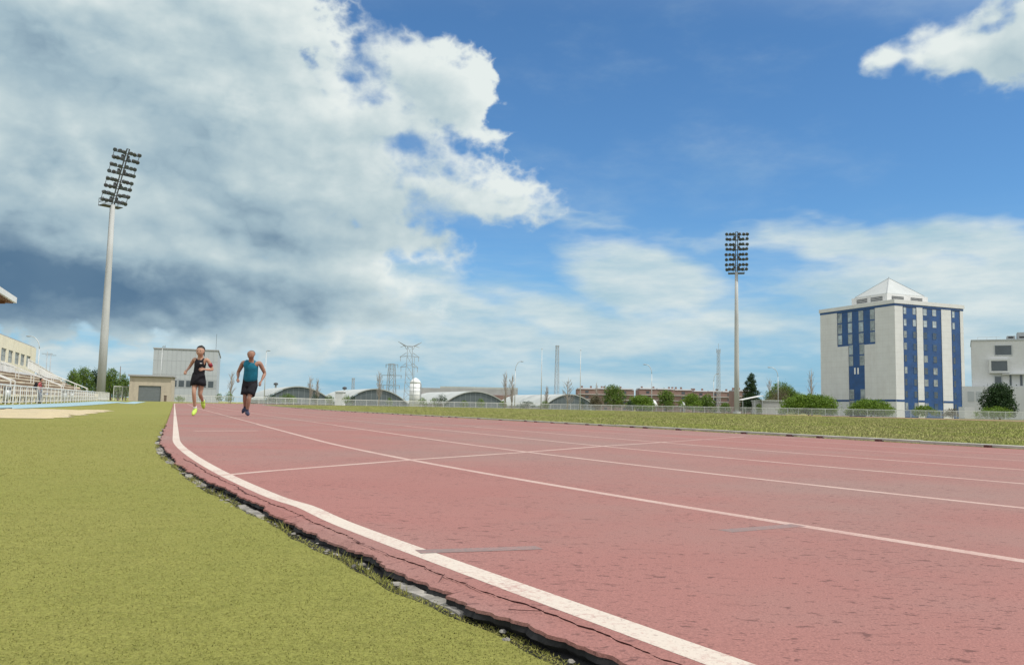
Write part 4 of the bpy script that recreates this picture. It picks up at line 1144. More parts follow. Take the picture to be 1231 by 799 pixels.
def hangar(px0, px1, top, Y, label, ridge_dir=-.45, depth=38, wall='hangar_wall'):
    a = gat(px0, Y); b = gat(px1, Y); w = b.x-a.x; h = at((px0+px1)/2, top, Y).z-a.z; ev = h*.20
    root = empty('arched_hangar', ((a.x+b.x)/2, Y, a.z), 0, label, 'hangar', 'arched hangars in a row')
    n = 20; prof = []
    for i in range(n+1):
        x = -w/2+w*i/n; t = 2*i/n-1; prof.append((x, ev+(h-ev)*(1-t*t)))
    dx = ridge_dir*depth
    vs = [(x, 0, z) for x, z in prof]+[(x, 0, -.2) for x, z in prof]
    MB().add(vs, [(i, i+1, n+2+i, n+1+i) for i in range(n)]).build('end_wall', wall, root)
    vs = []; fs = []
    for x, z in prof: vs += [(x*1.02, -.35, z+.02), (x*1.02, -.35, z+.30), (x*1.02+dx, depth, z+.02), (x*1.02+dx, depth, z+.30)]
    for i in range(n):
        q = 4*i; fs += [(q, q+4, q+5, q+1), (q+1, q+5, q+7, q+3), (q+2, q+3, q+7, q+6), (q, q+2, q+6, q+4)]
    fs += [(0, 1, 3, 2), (4*n, 4*n+2, 4*n+3, 4*n+1)]
    MB().add(vs, fs).build('roof', 'roof_sheet', root)
    sw = MB(); sw.add([(-w/2, .1, -.2), (-w/2, .1, ev), (-w/2+dx, depth, ev), (-w/2+dx, depth, -.2)], [(0, 1, 2, 3)]); sw.add([(w/2, .1, -.2), (w/2, .1, ev), (w/2+dx, depth, ev), (w/2+dx, depth, -.2)], [(3, 2, 1, 0)]); sw.build('side_wall', 'far_grey', root)
    jt = MB()
    for i in range(1, 12): x = -w/2+w*i/12; t = 2*i/12-1; jt.box((x, -.03, (ev+(h-ev)*(1-t*t))/2), (.06, .05, (ev+(h-ev)*(1-t*t))-.1))
    jt.build('wall_rib', 'grey_steel', root)
    return root
hangar(318, 399, 465.2, 240, 'arched hangar with dark front right behind the man in teal')
hangar(415, 489, 468.0, 255, 'arched hangar with dark front below the two electricity pylons')
hangar(534, 609, 471.0, 270, 'arched hangar with dark front right of the white silo')
hangar(655, 716, 474.5, 285, 'arched hangar half hidden by bare trees near the flagpoles')
r, w, h = slab_house('white_kiosk', 402.5, 411.5, 471.5, 232, 'white_render', 'small white flat-roofed cabin between two arched hangars', 'cabin', depth=4)
MB().box((0, 2, h+.1), (w+.3, 4.3, .16)).build('roof', 'grey_cladding', r)
r, w, h = slab_house('warehouse', 505, 622, 467.0, 520, 'far_grey', 'long low pale warehouse behind the white silo and hangar', depth=60)
MB().box((w*.1, 30, h+.6), (w*.8, 60, 1.1)).build('roof', 'roof_sheet', r)
MB().box((0, -.3, h*.55), (w, .5, h*.3)).build('facade_band', 'brick_far', r)
# silo
g = gat(498.5, 236); r = empty('silo', g, 0, 'white round silo with domed top behind the railing', 'silo'); hs = at(498.5, 461, 236).z-g.z; ht = at(498.5, 454, 236).z-g.z; rr = 13.5/FOC*236/2
MB().tube([(0, 0, 0), (0, 0, hs)], [rr, rr], 20).build('tank', 'tank_white', r, True)
n_ = MB(); n_.tube([(0, 0, hs+.003), (0, 0, hs+(ht-hs)*.45), (0, 0, hs+(ht-hs)*.8), (0, 0, ht)], [rr*1.01, rr*.86, rr*.5, rr*.1], 20); n_.build('dome', 'tank_white', r, True)
n_ = MB(); 
for i in range(1, 6): n_.tube([(0, 0, hs*i/6-.05), (0, 0, hs*i/6+.05)], [rr+.04, rr+.04], 20)
n_.bar((rr+.15, -.3, 0), (rr+.15, -.3, hs), .12); n_.bar((rr-.05, -.6, 0), (rr-.05, -.6, hs), .12); n_.build('hoop', 'grey_steel', r)

# brick housing rows far away
def housing(px0, px1, top, Y, label, seed):
    a = gat(px0, Y); b = gat(px1, Y); w = b.x-a.x; h = at((px0+px1)/2, top, Y).z-a.z
    root = empty('brick_housing', ((a.x+b.x)/2, Y, a.z), 0, label, 'housing', 'brick housing rows far behind'); rs = random.Random(seed)
    MB().box((0, 6, h/2), (w, 12, h)).build('wall', 'brick_far', root)
    rf = MB(); n = max(3, int(w/9))
    for i in range(n): x = -w/2+w*(i+.5)/n; rf.box((x, 6, h+.25*rs.random()+.3), (w/n*.96, 12.6, .6), 0, .93)
    rf.build('roof', 'far_grey', root)
    bb = MB()
    for z in (.28, .52, .76): bb.box((0, -.4, h*z), (w*.98, .9, .28))
    bb.build('balcony_band', 'roof_sheet', root)
    for z in (.12, .4, .64, .88):
        if w < 400:
            k = int(w/7); wm = MB()
            for i in range(k): wm.box((-w/2+w*(i+.5)/k, -.03, h*z), (1.6, .1, h*.10))
            wm.build('window', 'glass_dark', root)
    ch = MB()
    for i in range(6): ch.box((rs.uniform(-w/2, w/2), 6, h+1.0), (.9, .9, 1.6))
    ch.build('chimney', 'brick_far', root)
housing(694, 762, 468.0, 420, 'far brick housing row left of the curved street lamp', 1)
housing(768, 832, 468.6, 430, 'far brick housing row between the curved street lamp and the low shrubs', 2)
housing(834, 885, 471.0, 440, 'far brick housing row beside the slender lattice aerial', 3)
housing(884, 905, 470.2, 400, 'short far brick block partly behind the dark conifer', 4)
# low hill behind
hv = []; hf = []
for i in range(41):
    px = -60+i*36; Y = 1500; g = at(px, 478.7+px*.021, Y); hh = 2+4*abs(math.sin(i*.7))+3*math.sin(i*.31)**2 + (9 if 22 < i < 28 else 0)*math.sin((i-22)/6*PI)
    hv += [(g.x, Y, 0), (g.x, Y+60, max(2, hh)), (g.x, Y+300, 0)]
for i in range(40): hf += [(3*i, 3*i+3, 3*i+4, 3*i+1), (3*i+1, 3*i+4, 3*i+5, 3*i+2)]
structure(MB().add(hv, hf), 'hills', 'infield_soil')

# awning, low wall and tents right of the conifer
g = gat(905, 185); r = empty('awning_shelter', g, 0, 'open shelter with a white sloping sheet roof beside the dark conifer', 'shelter')
zz = at(905, 478.5, 185).z-g.z; w_ = 26/FOC*185
MB().add([(-w_/2, 0, zz-.5), (w_/2, 0, zz+.55), (w_/2, 4, zz+.55), (-w_/2, 4, zz-.5), (-w_/2, 0, zz-.35), (w_/2, 0, zz+.7), (w_/2, 4, zz+.7), (-w_/2, 4, zz-.35)], [(0, 1, 2, 3), (7, 6, 5, 4), (0, 4, 5, 1), (1, 5, 6, 2), (2, 6, 7, 3), (3, 7, 4, 0)]).build('roof', 'white_paint', r)
for x in (-w_*.45, w_*.1, w_*.45): MB().bar((x, .2, 0), (x, .2, zz-.5), .12).build('post', 'grey_steel', r)
r, w, h = slab_house('low_annex', 916, 945, 482.0, 188, 'far_grey', 'low grey annex between the awning and the large round bush', depth=8)
MB().box((0, 4, h+.12), (w+.3, 8.4, .2)).build('roof', 'roof_sheet', r)
r, w, h = slab_house('low_annex', 1160, 1172, 489.0, 146, 'white_render', 'low white gate wall between the tower block and the white block', depth=2, cat='wall')
for px, Y, wp, top, lab in ((786, 205, 9, 480.3, 'small white domed tent under the curved street lamp'), (820.5, 205, 8, 481.8, 'small white domed tent right of the round green tree')):
    g = gat(px, Y); r = empty('domed_tent', g, 0, lab, 'tent', 'white tents behind the fence'); w_ = wp/FOC*Y/2; h_ = at(px, top, Y).z-g.z
    MB().tube([(0, 0, h_*.45), (0, 0, h_*.68), (0, 0, h_*.88), (0, 0, h_)], [w_*1.05, w_*.85, w_*.5, .05], 14).build('canopy', 'tank_white', r, True)
    for a in range(4): MB().bar((math.cos(a*PI/2+.7)*w_*.9, math.sin(a*PI/2+.7)*w_*.9, 0), (math.cos(a*PI/2+.7)*w_*.9, math.sin(a*PI/2+.7)*w_*.9, h_*.46), .08).build('leg', 'grey_steel', r)

# ------------------------------------------------------------------ pylons, masts, lamps, poles
def lattice(mb, pts_r, bw, n_panels, cx=0, cy=0):
    """pts_r: list of (z, half width); legs + X braces on four faces"""
    for (z0, r0), (z1, r1) in zip(pts_r, pts_r[1:]):
        for sx, sy in ((-1, -1), (1, -1), (1, 1), (-1, 1)): mb.bar((cx+sx*r0, cy+sy*r0, z0), (cx+sx*r1, cy+sy*r1, z1), bw)
        k = max(1, int(round(n_panels*(z1-z0)/(pts_r[-1][0]-pts_r[0][0]))))
        for i in range(k):
            za, zb_ = z0+(z1-z0)*i/k, z0+(z1-z0)*(i+1)/k; ra = r0+(r1-r0)*i/k; rb = r0+(r1-r0)*(i+1)/k
            cs = ((-1, -1), (1, -1), (1, 1), (-1, 1))
            for j in range(4):
                a, b = cs[j], cs[(j+1) % 4]
                mb.bar((cx+a[0]*ra, cy+a[1]*ra, za), (cx+b[0]*rb, cy+b[1]*rb, zb_), bw*.5); mb.bar((cx+b[0]*ra, cy+b[1]*ra, za), (cx+a[0]*rb, cy+a[1]*rb, zb_), bw*.5)
                mb.bar((cx+a[0]*rb, cy+a[1]*rb, zb_), (cx+b[0]*rb, cy+b[1]*rb, zb_), bw*.5)
Y = 420; g = gat(490.5, Y); z = lambda py: at(490.5, py, Y).z-g.z
py_ = empty('electricity_pylon', g, .15, 'tall lattice pylon with raised V-shaped crossarms behind the silo', 'pylon')
m_ = MB(); lattice(m_, [(0, 2.4), (z(450), 1.7), (z(428), 1.25), (z(416), 1.2)], .20, 8); m_.build('tower', 'grey_steel', py_)
m_ = MB(); zt_ = z(416)
for sx in (-1, 1):
    for y in (-.9, .9):
        m_.bar((0, y, zt_-.2), (sx*2.7, y*.5, zt_+.2), .22); m_.bar((sx*1.6, y, zt_-1.5), (sx*2.7, y*.5, zt_+.2), .18); m_.bar((sx*2.7, y*.5, zt_+.2), (sx*5.8, 0, z(410.8)), .24)
        m_.bar((sx*1.6, y, zt_), (sx*5.8, 0, z(410.8)), .16); m_.bar((sx*2.7, y*.5, zt_+.2), (sx*4.6, 0, z(417.5)), .2)
    for zz_, L in ((z(429), 4.8), (z(441.5), 4.4)):
        for y in (-1, 1): m_.bar((sx*1.6, y, zz_+.4), (sx*L, 0, zz_), .24); m_.bar((sx*1.7, y, zz_+2.0), (sx*L, 0, zz_), .16)
        m_.bar((sx*L*.93, 0, zz_), (sx*L*.93, 0, zz_-2.2), .25)
m_.build('crossarm', 'grey_steel', py_)
Y = 520; g = gat(469.5, Y); z = lambda py: at(469.5, py, Y).z-g.z
py_ = empty('electricity_pylon', g, -.2, 'shorter lattice pylon with three straight crossarms', 'pylon')
m_ = MB(); lattice(m_, [(0, 2.7), (z(450), 1.9), (z(437), 1.5)], .26, 6); m_.build('tower', 'grey_steel', py_)
m_ = MB()
for py, L in ((438, 4.0), (451, 6.5), (463, 5.5)):
    for sx in (-1, 1):
        for y in (-1, 1): m_.bar((0, y, z(py)), (sx*L, 0, z(py)), .3)
        m_.bar((sx*L*.95, 0, z(py)), (sx*L*.95, 0, z(py)-2), .28)
m_.build('crossarm', 'grey_steel', py_)
def mast(px, Y, top, w0, w1, label, m='galvanised', n=16, ant=False, name='lattice_mast', bw=.12):
    g = gat(px, Y); h = at(px, top, Y).z-g.z; r = empty(name, g, .3, label, 'mast'); m_ = MB(); lattice(m_, [(0, w0), (h, w1)], bw, n); m_.build('tower', m, r)
    a_ = MB()
    if ant:
        for q in (-.7, .7): a_.bar((q, 0, h-1.2), (q, 0, h+.3), .14); a_.bar((0, 0, h-1), (q, 0, h-1), .08)
        a_.bar((0, 0, h), (0, 0, h+2.2), .08)
        a_.build('antenna', m, r)
    else:
        a_.box((0, 0, h+.1), (w1*2.6, w1*2.6, .3)); a_.build('top_plate', m, r)
    return r
mast(668.8, 300, 416, .75, .42, 'lattice tower with a flat top between the two flagpoles', 'grey_steel', 11, False, bw=.10)
mast(863.8, 300, 420, .55, .35, 'slender lattice aerial with antennas left of the right floodlight mast', 'grey_steel', 16, True, bw=.075)
mast(423.5, 330, 455, .5, .4, 'short lattice mast behind the first arched hangar', 'far_grey', 8, False)
for px, Y, top, lab in ((650.3, 165, 419.5, 'thin white pole left of the lattice tower'), (697.2, 163, 421, 'thin white pole right of the lattice tower')):
    g = gat(px, Y); h = at(px, top, Y).z-g.z; r = empty('flagpole', g, 0, lab, 'pole', 'bare flagpoles behind the fence')
    MB().tube([(0, 0, -.1), (0, 0, h*.5), (0, 0, h)], [.10, .08, .045], 8).build('pole', 'galvanised', r, True)
    MB().ball((0, 0, h+.06), .1).build('finial', 'galvanised', r, True)
def lamp(px, Y, top, arm, label, px_arm=None, m='galvanised', straight=False):
    g = gat(px, Y); h = at(px, top, Y).z-g.z; r = empty('street_lamp', g, 0, label, 'street lamp', 'street lamps around the field')
    A = arm/FOC*Y; s = 1 if A > 0 else -1; a_ = abs(A)
    MB().tube([(0, 0, 0), (0, 0, h*.45), (0, 0, h*.80 if not straight else h*.97)], [.11, .09, .065], 8).build('pole', m, r, True)
    n = 7; rise = h*.2
    if straight: pts = [(0, 0, h*.97), (s*a_*.3, 0, h), (s*a_*.8, 0, h)]
    else: pts = [(s*a_*.8*(1-math.cos(PI/2*i/n)), 0, h*.80+rise*math.sin(PI/2*i/n)) for i in range(n+1)]
    MB().tube(pts, [.065]*(len(pts)-1)+[.05], 8).build('arm', m, r, True)
    MB().ball((s*a_*.95, 0, h-.03), (.42, .16, .12), 10, 6).build('lamp_head', 'grey_steel', r, True)
    return r
lamp(618.6, 200, 434, 8, 'curved street lamp beside the bare poplars left of the flagpoles')
lamp(783.3, 200, 438, -9, 'curved street lamp above the small white tent')
lamp(858, 215, 449, 5, 'lower curved street lamp beside the slender lattice aerial')
lamp(935.6, 205, 441.5, -11, 'curved street lamp above the round tree left of the tower block')
lamp(317.3, 190, 421, 3, 'tall straight street lamp right behind the man in teal', straight=True)
lamp(191.5, 210, 416, 2, 'thin straight lamp pole in front of the grey hall', straight=True)
lamp(43, 150, 404, -15, 'curved street lamp behind the cream stand building')
for px, Y, top, lab in ((53, 170, 422, 'thin grey pole right of the stand building, nearer of two'), (57.5, 176, 424, 'thin grey pole right of the stand building, farther of two')):
    g = gat(px, Y); h = at(px, top, Y).z-g.z; r = empty('utility_pole', g, 0, lab, 'pole', 'utility poles behind the stand')
    MB().tube([(0, 0, 0), (0, 0, h)], [.12, .07], 8).build('pole', 'grey_steel', r, True); MB().bar((-1.1, 0, h-.5), (1.1, 0, h-.5), .1).build('crossarm', 'grey_steel', r)
g = gat(142.4, 260); h = at(142.4, 440, 260).z-g.z; r = empty('antenna_mast', g, 0, 'thin reddish aerial between the mast and the beige garage', 'mast'); MB().tube([(0, 0, 0), (0, 0, h)], [.25, .1], 6).build('pole', 'brick_far', r)
g = gat(496.3, 200); h = at(496.3, 428, 200).z-g.z; r = empty('utility_pole', g, 0, 'thin grey pole directly in front of the white silo', 'pole'); MB().tube([(0, 0, 0), (0, 0, h)], [.09, .05], 6).build('pole', 'grey_steel', r)
for px, top, lab in ((330.5, 459.5, 'dark vent cowl on the skyline left of the first hangar arch'), (413.5, 464.5, 'dark vent stack on the skyline between the two hangars')):
    g = gat(px, 300); h = at(px, top, 300).z-g.z; r = empty('vent_stack', g, 0, lab, 'vent', 'vent stacks on the skyline'); MB().tube([(0, 0, 0), (0, 0, h-.9)], .35, 8).build('pipe', 'grey_steel', r); MB().tube([(0, 0, h-.9), (0, 0, h-.3), (0, 0, h)], [.8, .8, .2], 10).build('cowl', 'dark_steel', r)

# ------------------------------------------------------------------ greenery placement
tree('round_tree', 737, 195, 33, 461, 'leaf_mid', 'bushy green tree with two peaks left of the curved street lamp', base=.05, seed=1, dens=150)
tree('round_tree', 801, 200, 31, 465, 'leaf_mid', 'rounded green tree between the two small white tents', base=.05, seed=2, dens=150)
tree('shrub', 770, 192, 46, 473, 'leaf_bright', 'spreading light green shrub left of the small white tent', 'shrub', base=.0, seed=3)
tree('shrub', 757, 188, 14, 480, 'leaf_dark', 'small dark green shrub at the foot of the two-peaked tree', 'shrub', base=.0, seed=4, leaf=.16)
tree('shrub', 716, 190, 22, 474, 'leaf_tan', 'brownish thin shrub left of the two-peaked tree', 'shrub', base=.0, seed=5)
tree('shrub', 833, 192, 34, 471, 'leaf_bright', 'light green shrub right of the second white tent', 'shrub', base=.0, seed=6)
tree('shrub', 850, 194, 26, 471.5, 'leaf_mid', 'green shrub just left of the slender lattice aerial', 'shrub', base=.0, seed=7)
tree('shrub', 872, 190, 18, 483, 'leaf_mid', 'low green shrub between the aerial and the floodlight mast', 'shrub', base=.0, seed=8, leaf=.16)
tree('shrub', 893, 186, 12, 484, 'leaf_dark', 'low dark shrub at the foot of the floodlight mast', 'shrub', base=.0, seed=9, leaf=.15)
tree('conifer', 903.7, 198, 21, 447.5, 'leaf_dark', 'dark cone-shaped conifer right of the floodlight mast', shape='cone', base=.03, lump=16, seed=10, dens=420, leaf=.18)
tree('shrub', 912, 186, 12, 484, 'leaf_mid', 'low green shrub under the white awning', 'shrub', base=.0, seed=19, leaf=.15)
tree('round_tree', 943, 215, 50, 455, 'leaf_mid', 'wide domed green tree under the curved street lamp', shape='dome', base=.15, lump=20, seed=11, dens=130, leaf=.22)
tree('shrub', 937, 208, 48, 463, 'leaf_tan', 'bare brownish thicket in front of the wide domed tree', 'shrub', shape='dome', base=.0, lump=16, seed=12, dens=70, leaf=.16)
tree('bush', 972, 158, 67, 470.5, 'leaf_bright', 'large round bright green bush left of the tower block', 'bush', shape='dome', base=.0, lump=26, seed=13, dens=230, leaf=.2)
tree('bush', 1047, 156, 57, 477, 'leaf_bright', 'wide bright green bush at the near corner of the tower block', 'bush', shape='dome', base=.0, lump=24, seed=14, dens=230, leaf=.2)
tree('bush', 1113, 152, 32, 485, 'leaf_bright', 'small bright green bush below the blue bands of the tower block', 'bush', shape='dome', base=.05, lump=14, seed=15, dens=230, leaf=.16)
tree('bush', 1145, 152, 26, 490, 'leaf_tan', 'dull low hedge below the right edge of the tower block', 'bush', shape='dome', base=.0, lump=12, seed=16, dens=200, leaf=.14)
tree('round_tree', 1202, 141, 48, 458, 'leaf_dark', 'dark irregular tree in front of the white block', base=.02, lump=20, seed=17, dens=200, leaf=.2)
tree('bush', 1195, 138, 46, 485.5, 'leaf_bright', 'bright green low bush at the foot of the dark tree', 'bush', shape='dome', base=.0, lump=12, seed=18, dens=200, leaf=.15)
small = [(263, 472, 12), (275, 470, 16), (327, 473, 20), (346, 471, 22), (353, 476, 12), (379, 473, 11), (396, 474, 14), (417, 473, 15), (424, 475, 10), (468, 477, 9), (508, 477, 12), (530, 472, 22), (522, 477, 12), (578, 478, 12), (633, 481, 30), (655, 481, 18), (215, 475, 16), (243, 477, 12), (558, 480, 14), (605, 481, 12), (700, 480, 12)]
sd_ = ['behind the railing left of the man in teal', 'left of the man in teal, below the bare poplar', 'right of the man in teal, at the hangar foot', 'in front of the first hangar, left half', 'in front of the first hangar centre', 'beside the bare trees of the first hangar', 'at the right foot of the first hangar', 'between the cabin and the second hangar', 'at the left foot of the second hangar', 'under the shorter pylon', 'right of the silo', 'in the dip left of the third hangar', 'close to the silo, small and dark', 'in front of the third hangar', 'long hedge below the curved lamp', 'hedge at the foot of the left flagpole', 'in front of the grey hall, left of the woman', 'in front of the grey hall, right of the woman', 'in front of the third hangar, left part', 'at the right end of the third hangar', 'at the foot of the right flagpole']
for i, (px, top, w_) in enumerate(small):
    tree('shrub', px, 205+(i % 4)*3, w_, top, ('leaf_mid', 'leaf_bright', 'leaf_dark')[i % 3], ('mid green shrub ', 'light green shrub ', 'dark green shrub ')[i % 3]+sd_[i], 'shrub', 'shrubs behind the far railing', base=0, lump=8, seed=30+i, dens=110, leaf=.17, shape='dome' if w_ > 18 else 'round')
tl = [(86, 442, 22), (99, 438, 26), (113, 441, 22), (133, 441, 24), (147, 447, 13), (128, 448, 20), (151, 455, 16), (141, 456, 14)]
tlab = ['leftmost leafy tree above the bleachers', 'tallest leafy tree left of the tall mast', 'leafy tree touching the left side of the tall mast', 'leafy tree just right of the tall mast', 'small pointed tree between the mast and the garage', 'low tree directly behind the tall mast', 'low dark tree touching the beige garage', 'low tree behind the mesh gate']
for i, (px, top, w_) in enumerate(tl):
    tree('leafy_tree', px, 178+5*(i % 3), w_*1.15, top, ('leaf_mid', 'leaf_mid', 'leaf_dark')[i % 3], tlab[i], 'tree', 'trees behind the bleachers', base=.05, lump=12, seed=60+i, dens=120, leaf=.2)
bt = [(277, 444, 13, 225, 'bare poplar between the two runners', True), (372, 450, 12, 225, 'pale bare poplar above the first hangar, left one', True), (381, 452, 9, 226, 'pale bare poplar above the first hangar, right one', True),
      (455, 444, 15, 235, 'bare poplar left of the shorter pylon', True), (607, 443, 13, 205, 'bare poplar left of the curved lamp, left one', True), (615, 446, 12, 207, 'bare poplar left of the curved lamp, right one', True),
      (682, 452, 24, 195, 'spreading bare tree between lattice tower and right pole', False), (717, 457, 8, 210, 'narrow bare poplar behind the brownish shrub', True),
      (976, 440, 17, 250, 'thin bare tree touching the left edge of the tower block', True), (926, 452, 14, 225, 'thin bare tree left of the domed tree', True), (657, 462, 10, 215, 'small bare tree beside the left flagpole', True)]
for i, (px, top, w_, Y, lab, up) in enumerate(bt): bare_tree(px, Y, w_, top, lab, None, 100+i, up)

# ------------------------------------------------------------------ people
def skin_mesh(name, verts, edges, radii, m, parent, sub=2, root_i=0):
    me = bpy.data.meshes.new(name); me.from_pydata([tuple(v) for v in verts], edges, []); o = bpy.data.objects.new(name, me); C.objects.link(o)
    md = o.modifiers.new('skin', 'SKIN'); md.branch_smoothing = .6; md.use_smooth_shade = True
    for i, r in enumerate(radii):
        r = r if isinstance(r, tuple) else (r, r); me.skin_vertices[0].data[i].radius = r
    me.skin_vertices[0].data[root_i].use_root = True
    sb_ = o.modifiers.new('sub', 'SUBSURF'); sb_.levels = sub; sb_.render_levels = sub
    dg = bpy.context.evaluated_depsgraph_get(); ev = o.evaluated_get(dg); nm = bpy.data.meshes.new_from_object(ev)
    bpy.data.objects.remove(o); bpy.data.meshes.remove(me)
    nm.materials.clear(); nm.materials.append(MATS[m]); nm.polygons.foreach_set('use_smooth', [True]*len(nm.polygons))
    o = bpy.data.objects.new(name, nm); C.objects.link(o); o.parent = parent; return o
def person(loc, rz, label, J, skin, female=False, k=1.0, body_extra=None):
    """J: joint dict in local metres, facing -Y. Returns root and joints"""
    root = empty('person', loc, rz, label, 'person')
    V = []; E = []; Rd = []
    def add(p, r, to=None):
        V.append(Vector(p)); Rd.append(r)
        if to is not None: E.append((to, len(V)-1))
        return len(V)-1
    j = {n: Vector(p) for n, p in J.items()}
    pel = add(j['pelvis'], (.135*k, .105*k)); wa = add(j['pelvis'].lerp(j['chest'], .45), (.115*k, .088*k) if female else (.145*k, .115*k), pel)
    ch = add(j['chest'], (.135*k, .10*k) if female else (.180*k, .125*k), wa); nb = add(j['neck'], (.082*k, .066*k), ch); nk = add(j['neck'].lerp(j['head'], .40), (.060*k, .062*k), nb)
    hd0 = add(j['head']+Vector((0, -.030, -.068)), (.094*k, .098*k), nk); hd = add(j['head'], (.108*k, .122*k), hd0); ht = add(j['head']+Vector((0, .012, .062)), (.098*k, .118*k), hd)
    for sd in ('l', 'r'):
        sh = add(j['sh_'+sd], .055*k if female else .070*k, ch); el = add(j['el_'+sd], .036*k if female else .046*k, None)
        up = add(j['sh_'+sd].lerp(j['el_'+sd], .45), .043*k if female else .058*k, sh); E.append((up, el))
        fo = add(j['el_'+sd].lerp(j['wr_'+sd], .35), .038*k if female else .046*k, el); wr = add(j['wr_'+sd], .024*k, fo)
        hdv = (j['wr_'+sd]-j['el_'+sd]).normalized(); pm = add(j['wr_'+sd]+hdv*.06, (.036*k, .02*k), wr)
        # fingers: short bent chains fanning from the palm, thumb from its side
        side = hdv.cross(Vector((0, -1, 0))); side = side.normalized() if side.length > .1 else Vector((1, 0, 0)); curl = hdv.cross(side).normalized()
        for q, ln in ((-1.5, .055), (-.5, .068), (.5, .072), (1.5, .062)):
            b = j['wr_'+sd]+hdv*.085+side*q*.018; f1 = add(b, .010*k, pm); f2 = add(b+hdv*ln*.45+curl*.012, .009*k, f1); add(b+hdv*ln*.55+curl*(.012+ln*.5), .008*k, f2)
        t1 = add(j['wr_'+sd]+hdv*.035+side*.035, .011*k, wr); add(j['wr_'+sd]+hdv*.07+side*.05+curl*.02, .009*k, t1)
        hp = add(j['hip_'+sd], .088*k if female else .095*k, pel); th = add(j['hip_'+sd].lerp(j['kn_'+sd], .5), .070*k if female else .078*k, hp); kn = add(j['kn_'+sd], .050*k if female else .056*k, th)
        ca = add(j['kn_'+sd].lerp(j['an_'+sd], .32), .052*k if female else .058*k, kn); an = add(j['an_'+sd], .032*k, ca); fd = j['ft_'+sd]; add(j['an_'+sd].lerp(fd, .55), (.036*k, .03*k), an)
    skin_mesh('body', V, E, Rd, skin, root)
    # face and ears
    hc = j['head']; fr = J.get('face', (0, -1, -.1)); fv = Vector(fr).normalized(); sv = fv.cross(Vector((0, 0, 1))).normalized(); uv = sv.cross(fv)
    nb_ = MB(); nb_.ball(hc+fv*.108+uv*-.022, (.013, .018, .020), 8, 6); nb_.build('nose', skin, root, True)
    for q in (-1, 1):
        MB().ball(hc+fv*.096+sv*.032*q+uv*.012, (.015, .010, .008), 8, 6).build('eye', 'eye', root, True)
        MB().ball(hc+sv*.090*q+uv*-.008, (.012, .02, .032), 8, 6).build('ear', skin, root, True)
    MB().ball(hc+fv*.096+uv*-.060, (.026, .010, .007), 8, 6).build('mouth', 'lip', root, True)
    return root, j
def shell(name, pts, edges, rad, m, root, sub=2): return skin_mesh(name, pts, edges, rad, m, root, sub)
def shoes(root, j, m, sock=None):
    for sd in ('l', 'r'):
        a, f = j['an_'+sd], j['ft_'+sd]; d = (f-a)
        sh = MB(); sh.tube([a+Vector((0, .03, -.03))-d*.12, a.lerp(f, .25)+Vector((0, 0, -.02)), a.lerp(f, .6)+Vector((0, 0, -.005)), f, f+d.normalized()*.06], [.040, .050, .050, .045, .018], 12)
        sh.tube([a+Vector((0, .01, -.05)), a+Vector((0, .0, .035))], [.05, .044], 12)
        sh.build('shoe', m, root, True)
        if sock: MB().tube([a+Vector((0, 0, .03)), a.lerp(j['kn_'+sd], .20)+Vector((0, 0, 0))], [.040, .041], 12).build('sock', sock, root, True)

# woman: runner in black (feet meet the track of the nearest lane)
wY = 20.6; wp = at(236.8, 480, wY)
J = dict(pelvis=(.0, .02, .93), chest=(.045, -.05, 1.24), neck=(.06, -.08, 1.42), head=(.065, -.145, 1.575), face=(.0, -1, -.28),
         sh_l=(-.095, -.04, 1.385), el_l=(-.255, .13, 1.20), wr_l=(-.275, .0, 1.10),
         sh_r=(.215, -.07, 1.38), el_r=(.335, .02, 1.13), wr_r=(.20, -.20, 1.12),
         hip_l=(-.075, .02, .88), kn_l=(-.045, -.12, .56), an_l=(-.045, .04, .15), ft_l=(-.035, -.10, .055),
         hip_r=(.085, .04, .88), kn_r=(.06, .02, .52), an_r=(.03, .36, .36), ft_r=(.03, .42, .23))
wr_, j = person((wp.x, wY, 0), .04, 'woman running in a black vest and short black skirt with lime shoes', J, 'skin_tan', True)
P_ = [j['pelvis']+Vector((0, 0, .0)), j['pelvis'].lerp(j['chest'], .45), j['chest'], j['chest'].lerp(j['neck'], .45), j['sh_l']*.62+j['neck']*.38+Vector((0, 0, -.01)), j['sh_r']*.62+j['neck']*.38+Vector((0, 0, -.01))]
shell('vest', P_, [(0, 1), (1, 2), (2, 3), (3, 4), (3, 5)], [(.160, .13), (.142, .12), (.172, .140), (.120, .105), .046, .046], 'cloth_black', wr_)
sk = MB(); n = 18; rings = [(1.04, .140, .112), (.94, .165, .128), (.84, .180, .138), (.735, .190, .146)]
vs = []; 
for z, a, b in rings:
    for i in range(n): t = 2*PI*i/n; wv = 1+.05*math.sin(5*t)*(1 if z < .9 else .3); vs.append((a*math.cos(t)*wv, .0+b*math.sin(t)*wv, z+.015*math.sin(3*t)))
fs = [(q*n+i, q*n+(i+1) % n, (q+1)*n+(i+1) % n, (q+1)*n+i) for q in range(len(rings)-1) for i in range(n)]
vs.append((0, 0, .84)); c_ = len(vs)-1; fs += [(3*n+i, 3*n+(i+1) % n, c_) for i in range(n)]
sk.add(vs, fs).build('skirt', 'cloth_black', wr_, True)
hr = MB(); h = j['head']; hr.ball(h+Vector((0, .034, .032)), (.100, .108, .100), 16, 12); hr.ball(h+Vector((0, .07, .095)), (.045, .05, .045), 10, 7)
hr.tube([h+Vector((0, .13, .03)), h+Vector((.02, .20, -.02)), h+Vector((.03, .22, -.12))], [.025, .024, .008], 8); hr.build('hair', 'hair_dark', wr_, True)
shoes(wr_, j, 'shoe_lime', 'sock_white')
MB().tube([j['sh_r'].lerp(j['el_r'], .42), j['sh_r'].lerp(j['el_r'], .72)], [.050, .046], 12).build('arm_band', 'band_red', wr_, True)
